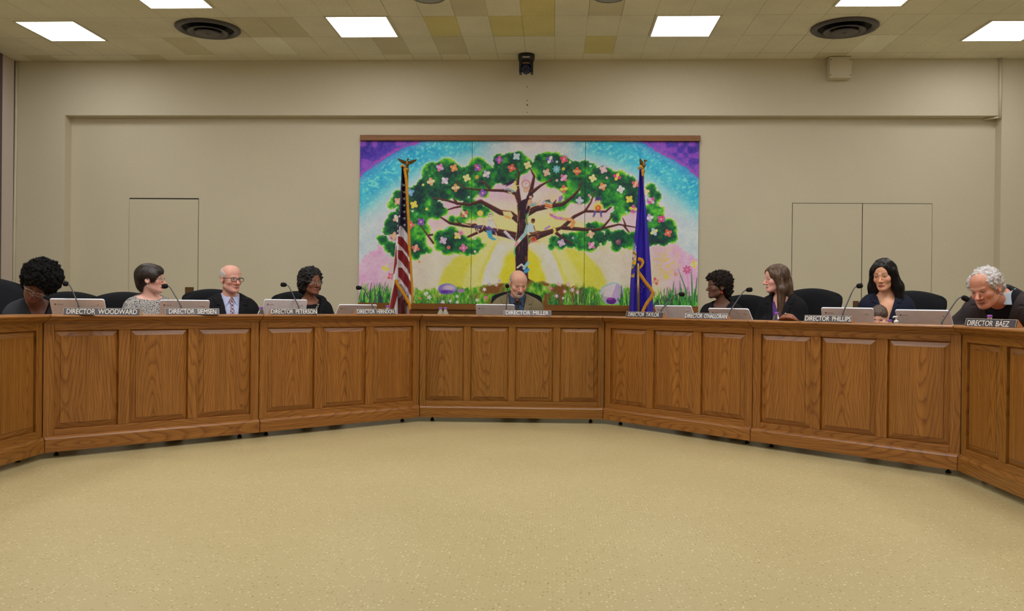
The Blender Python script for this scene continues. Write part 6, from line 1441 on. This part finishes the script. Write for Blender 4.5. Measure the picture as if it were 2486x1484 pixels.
# man in khaki, middle
o = dict(rz=6, root=root_at('C', 1258, -1.08), head=head_at('C', 1258, 688, -.90), turn=(rzcam(1258)+16, 22, 0), s=.99, skin=(196, 148, 128), lip=(158, 92, 84), brow=(150, 130, 118), brow_a=.6, age=.8, sw=.165, build=1.06, blush=.35, nose=1.15, eye=.3, open=1, gaze=(0, -1))
o['neck'] = head_at('C', 1255, 727, -1.0)
b = person('P5', 'balding man with a grey goatee reading, in a khaki jacket and blue shirt', o)
M_GREY = hair_mat('grey_cropped_hair', S(146, 134, 128), S(196, 186, 180), .75, (170, 170, 170), .25)
shell(b, o, .0028, fringe_keep(.072, -.036), M_GREY, label='cropped grey side hair')
shell(b, o, .0045, lambda x, y, z: MX([np.minimum(np.maximum(np.hypot(x, (z+.094)*1.0)-.024, z+.082), np.minimum(np.maximum(np.abs(z+.0575)-.0045, np.abs(x)-.025), np.maximum(np.abs(np.abs(x)-.0265)-.0045, np.abs(z+.076)-.020))), y+.045]), hair_mat('grey_white_beard', S(150, 142, 138), S(206, 200, 196), .8, (200, 200, 200), .2), 'goatee', .0026, (.0012, .005, (1, 1, 1)), 'trimmed grey and white goatee')
N = o['N']; T, A, Hn, Lg, Ft, neck = o['parts']; g = o['garment']
suit(cloth_mat('khaki_jacket_cloth', S(122, 112, 84), .9, .14, 340.), cloth_mat('slate_blue_shirt', S(60, 78, 108), .8, .06), cloth_mat('dark_brown_tie', S(44, 36, 32), .6), -.37, .20, .066, jl='khaki jacket')
# woman with the red earring
o = dict(rz=-30, root=root_at('R1', 1748, -1.02), head=head_at('R1', 1743, 695, -1.0), turn=(rzcam(1743)-66, 0, 0), s=.89, skin=(92, 60, 46), lip=(120, 66, 62), brow=(24, 18, 16), fem=1, sw=.125, blush=.08, nose=1.0, lips=1.25, jaw=.98, gain=1.3, eye=.55)
o['neck'] = head_at('R1', 1752, 740, -1.03)
b = person('P6', 'woman in profile with short curly dark hair and a red earring', o)
M_CURL2 = hair_mat('dark_brown_curls', S(14, 10, 9), S(44, 30, 24), .7, (90, 90, 90), .3)
hair(b, o, [((0, .030, .048), (.096, .112, .098), 0), ((0, .085, -.030), (.070, .05, .075), .03), ((0, -.050, .085), (.070, .05, .032), .03)], [((0, -.118, -.040), (.078, .082, .098), .012), ((.088, -.030, -.048), (.034, .040, .046), .008), ((-.088, -.030, -.048), (.034, .040, .046), .008)], M_CURL2, .0038, (1100, .0080, .005, 8), (.003, .008, (1, 1, 1)), cl_k=.003, st=(5000, .0075, .0011, OUTW, dict(lift=.55, jit=1.3)))
for s in (-1, 1): MM = in_head(o); MB().tube([(s*.080, .006, -.042), (s*.082, .006, -.056)], .0008, 6, 0, MM).ball((s*.082, .006, -.064), (.0085, .0085, .0095), 12, 8, 0, MM).build('earring', simple('coral_red_drop', S(216, 52, 40), .4), b)
N = o['N']; T, A, Hn, Lg, Ft, neck = o['parts']; g = o['garment']
g('jacket', BLK, .018, [o['nk']((.076, .080, .06), .0, .025), (o['wedge'](N[2]-.22, .30),)], lap=(N[2]-.22, .30, .036, .006), label='black jacket'); g('top', cloth_mat('black_top', S(18, 18, 20)), .008, [o['nk']((.090, .086, .05), -.01, .01), (o['wedge'](N[2]-.16, .5),)])
# woman with long brown hair
o = dict(rz=-34, root=root_at('R2', 1893, -1.0), head=head_at('R2', 1884, 677, -.98), turn=(rzcam(1884)-68, 4, 0), s=.905, skin=(204, 154, 140), lip=(176, 96, 94), brow=(110, 84, 66), fem=1, sw=.125, blush=.3, nose=1.05, smile=.4, jaw=.88, fw=.94, cheek=.9, eye=.7)
o['neck'] = head_at('R2', 1898, 724, -1.0)
b = person('P7', 'woman in profile with long brown hair, black blazer and purple top', o)
M_LONG = hair_mat('long_brown_hair', S(44, 32, 26), S(112, 82, 58), .36, (34, 34, 4))
def long_hair(mat_, dn, fr=.0, spread=0., part=0., side=(1, 1), back=.17):
    pr = [((0, .020, .036), (.088, .108, .094), 0), ((0, .082, -.06), (.082, .042, .10), .04), ((0, .092, -.06-back*.6), (.088+spread*.3, .040, back), .04)]
    for s, k in ((-1, side[0]), (1, side[1])):
        if k: pr += [((s*.066, -.012, .030), (s*(.082+spread*.3), .012, -.10), .036, .036, .03), ((s*(.082+spread*.3), .012, -.10), (s*(.088+spread), .012-fr*k, -dn), .040, .026, .03)]
    pr.insert(1, ((0, -.030, .056), (.071, .062, .056), .02))
    return hair(b, o, pr, [((part, -.128, -.048), (.066, .096, .134), .012)], mat_, .0040, None, (.006, .020, (1, 1, .10)), box=((-.22, .22), (-.18, .20), (-.44, .18)), st=(5200, .060, .0011, DOWN, dict(lift=.03, jit=.06, bend=.42, avoid=(.070, -.050, -.13, .084))))
long_hair(M_LONG, .33, .035, .01, side=(1, 1), back=.15)
N = o['N']; T, A, Hn, Lg, Ft, neck = o['parts']; g = o['garment']
g('blazer', BLK, .020, [o['nk']((.072, .080, .065), .002, .03), (o['wedge'](N[2]-.32, .20),)], lap=(N[2]-.32, .20, .050, .007), label='black blazer'); g('top', cloth_mat('purple_top', S(90, 62, 122), .8), .009, [o['nk']((.080, .082, .05), -.01, .01), (o['wedge'](N[2]-.10, .6),)], label='purple top')
# woman with long black hair
o = dict(rz=-18, root=root_at('R2', 2160, -1.16), head=head_at('R2', 2146, 668, -1.09), turn=(rzcam(2146)-17, 10, -3), s=.955, skin=(194, 142, 112), lip=(160, 74, 72), brow=(40, 30, 26), fem=1, sw=.122, blush=.2, nose=.95, eye=.5, gaze=(-.3, -1), cheek=1.0, fw=.93, jaw=.86)
o['neck'] = head_at('R2', 2152, 720, -1.12)
o['arms'] = [((-.25, -.05, .715), (-.255, -.25, .70)), ((.215, -.06, .715), (.125, -.25, .70))]
b = person('P8', 'woman with long straight black hair looking down, in a navy blazer', o)
M_BLACKH = hair_mat('long_black_hair', S(9, 8, 9), S(26, 20, 20), .34, (38, 38, 3), .28)
long_hair(M_BLACKH, .43, .025, .030, side=(1, 1), back=.20)
N = o['N']; T, A, Hn, Lg, Ft, neck = o['parts']; g = o['garment']
NAVY = cloth_mat('navy_blazer_cloth', S(24, 28, 48)); g('blazer', NAVY, .019, [o['nk']((.074, .082, .065), .0, .03), (o['wedge'](N[2]-.20, .30),)], lap=(N[2]-.20, .30, .048, .007), label='navy blazer')
# white-haired man, far right
o = dict(rz=-46, root=root_at('R2', 2455, -1.16), head=head_at('R2', 2393, 699, -.54), turn=(rzcam(2393)-30, 20, -6), s=.99, skin=(178, 124, 102), lip=(150, 90, 80), brow=(170, 158, 150), brow_w=1.2, brow_a=.8, age=1.2, sw=.16, build=1.08, blush=.35, nose=1.25, fw=1.05, jaw=1.08, eye=.45, gaze=(-.4, -.8))
o['neck'] = head_at('R2', 2432, 722, -.73); o['arms'] = [((-.23, -.32, .850), (-.08, -.46, .826)), ((.27, -.33, .850), (.15, -.47, .826))]
b = person('P9', 'white-haired man leaning to the microphone in a dark brown jacket', o)
M_WAVE = hair_mat('white_wavy_hair', S(170, 164, 164), S(226, 220, 220), .6, (90, 90, 90), .3)
hair(b, o, [((0, .022, .034), (.084, .104, .092), 0), ((0, .08, -.03), (.065, .04, .05), .03), ((-.066, -.01, .045), (.024, .05, .045), .02), ((.066, -.01, .045), (.024, .05, .045), .02)], [((0, -.110, .004), (.072, .092, .096), .010), ((-.092, .008, -.034), (.040, .030, .046), .008), ((.092, .008, -.034), (.040, .030, .046), .008), ((0, .02, -.12), (.10, .09, .06), .01)], M_WAVE, .0036, (420, .0065, .003, 3), (.0025, .010, (1, 1, 1)), st=(3200, .020, .0010, COMB, dict(lift=.12, jit=.4, bend=.35)), label='thick white wavy hair')
N = o['N']; T, A, Hn, Lg, Ft, neck = o['parts']; g = o['garment']
g('jacket', cloth_mat('dark_brown_grey_tweed', S(56, 50, 50), .95, .16, 300.), .022, [o['nk']((.082, .086, .060), -.035, .03), (o['wedge'](N[2]-.30, .34),)], lap=(N[2]-.30, .38, .055, .006), label='dark brown grey jacket')
g('sweater', cloth_mat('black_sweater', S(22, 22, 28), .95), .012, [o['nk']((.068, .070, .050), -.030, .035)]); o['band']('collar', cloth_mat('pale_blue_collar', S(176, 190, 206), .8, .04), 0., collar_fn(.056, .055, .004, .070), src=T+neck, label='pale blue shirt collar')
# baby held in front of the woman with black hair
def baby():
    o = dict(rz=-20, s=.70, skin=(206, 158, 140), lip=(190, 110, 104), brow=(140, 110, 92), brow_a=.5, blush=.35, nose=.72, fw=1.12, jaw=1.0, cheek=1.35, chin=.7, eye=1.0, iris=(44, 32, 28))
    Hw = head_at('R2', 2133, 771, -.885); rz = math.radians(-20); W0 = (Hw[0], Hw[1]); o['turn'] = (rzcam(2133)-4, 18, 6)
    M = rotm(math.radians(o['turn'][0]+20), math.radians(18), math.radians(6)); H = np.array([0, 0, Hw[2]]); o['H'] = H; o['M'] = M; sc = .70
    zb = Hw[2]-.235
    F0 = Field(axis([(-.20, -.10, .008), (-.10, .10, .0026), (.10, .20, .008)]), axis([(-.24, -.12, .008), (-.12, .12, .0026), (.12, .16, .008)]), axis([(zb-.10, Hw[2]-.12, .008), (Hw[2]-.12, Hw[2]+.11, .0024), (Hw[2]+.11, Hw[2]+.13, .01)]))
    T = [E_((0, .02, zb+.10), (.075, .065, .11), 0.), E_((0, .03, zb+.035), (.08, .08, .05), .03), C_((-.06, .02, zb+.165), (.06, .02, zb+.165), .035, .035, .03)]
    A = []; Hn = []
    for s in (-1, 1):
        A += [C_((s*.085, .02, zb+.16), (s*.115, -.02, zb+.115), .026, .024, .02), C_((s*.115, -.02, zb+.115), (s*.075, -.085, zb+.142), .024, .018, .012)]; w = np.array([s*.075, -.085, zb+.142]); Hn += [E_(w+(0, -.022, 0), (.020, .022, .011), .01)]
        Hn += [C_(w+(k*.010, -.036, 0), w+(k*.012, -.058-.004*(2-abs(k)), -.006), .0062, .0055, .004) for k in (-1.5, -.5, .5, 1.5)]+[C_(w+(-s*.018, -.016, 0), w+(-s*.030, -.034, 0), .0068, .0058, .004)]
        A += [C_((s*.045, .0, zb+.034), (s*.085, -.11, zb+.034), .043, .036, .03), C_((s*.085, -.11, zb+.034), (s*.055, -.185, zb+.028), .034, .026, .02), C_((s*.055, -.187, zb+.028), (s*.053, -.195, zb+.058), .024, .02, .015)]
    F0.prims(T); F0.prims(A); F0.prims(Hn); F0.prims(head_prims(o, sc, M, H)); F0.prims([C_(H+M@np.array([0, .015, -.05]), (0, .025, zb+.17), .036, .04, .02)])
    P, Q = F0.mesh(); P = smooth_pts(P, Q, 1, .35); col = paint_head(P, o, H, M, sc, RNG)
    b = mesh_np('person', P, Q, M_SKIN, None, np.clip(srgb_lin(col)*1.35, 0, .95)); b.location = (W0[0], W0[1], 0); b.rotation_euler = (0, 0, rz); tag(b, 'baby with brown hair peeking over the desk behind a laptop', 'baby')
    hair(b, o, [((0, .016, .036), (.084, .104, .092), 0), ((0, -.032, .052), (.070, .060, .058), .02)], [((0, -.124, -.062), (.078, .090, .112), .012), ((-.088, .0, -.03), (.03, .03, .045), .006), ((.088, .0, -.03), (.03, .03, .045), .006), ((0, .0, -.12), (.12, .12, .07), .01)], hair_mat('soft_brown_hair', S(58, 44, 38), S(104, 82, 70), .45, (60, 60, 20)), .0034, None, (.003, .014, (1, 1, .4)))
    X = axis([(-.15, .15, .008)]), axis([(-.20, .14, .008)]), axis([(zb-.07, zb+.22, .008)]); G = Field(*X); G.prims(T+[A[k] for k in (0, 1, 2, 5, 6, 7)], .007); z = X[2][None, None, :]; x = X[0][:, None, None]; y = X[1][None, :, None]
    G.d = np.maximum(G.d, -(np.sqrt((x)**2+(y-.02)**2+((z-zb-.225))**2)-.05)).astype(f32); V, K = G.mesh(); mesh_np('romper', smooth_pts(V, K, 2), K, cloth_mat('cream_romper', S(196, 186, 172), .9), b)
baby()
# ---------------------------------------------------------------- their chairs
def seat(key, ztop, label, back=.02, rz=None, dx=0.):
    b, o = PEOPLE[key]; a = math.radians(o['rz'] if rz is None else rz); w = np.array(o['root'])+np.array([-math.sin(a), math.cos(a)])*back+np.array([math.cos(a), math.sin(a)])*dx
    return chair(w[0], w[1], a, ztop, label)
def ztop_at(px, py, sec, v): P = on(sec, px, v); return zat(px, py, P)
seat('P2', ztop_at(285, 708, 'L2', -1.25), 'black chair behind the short-haired woman in profile', .05, 34, -.10)
seat('P3', ztop_at(500, 701, 'L1', -1.3), 'black chair behind the bald man in the black suit', .05, 28, -.12)
seat('P4', ztop_at(700, 706, 'L1', -1.3), 'black chair behind the woman in the silver necklace', .05, 24, -.08)
seat('P5', ztop_at(1195, 705, 'C', -1.3), 'black chair mostly hidden by the man in khaki', .05, 0, -.03)
seat('P6', ztop_at(1830, 715, 'R1', -1.3), 'black chair behind the woman with the red earring', .05, -30, .10)
seat('P7', ztop_at(1985, 699, 'R2', -1.25), 'black chair behind the woman with long brown hair', .05, -26, .18)
seat('P8', ztop_at(2260, 704, 'R2', -1.3), 'black chair behind the woman in the navy blazer', .05, -18, .17)
seat('P9', ztop_at(2470, 704, 'R2', -1.25), 'black chair at the right edge behind the white-haired man', .10, -46, .10)
seat('P1', ztop_at(20, 673, 'L2', -1.2), 'tall black chair at the left edge behind the bowed woman', .08, 44, -.24)
P = on('L2', 150, -1.75); chair(P[0], P[1], math.radians(20), zat(170, 707, P), 'empty black chair showing between the afro and the first microphone')
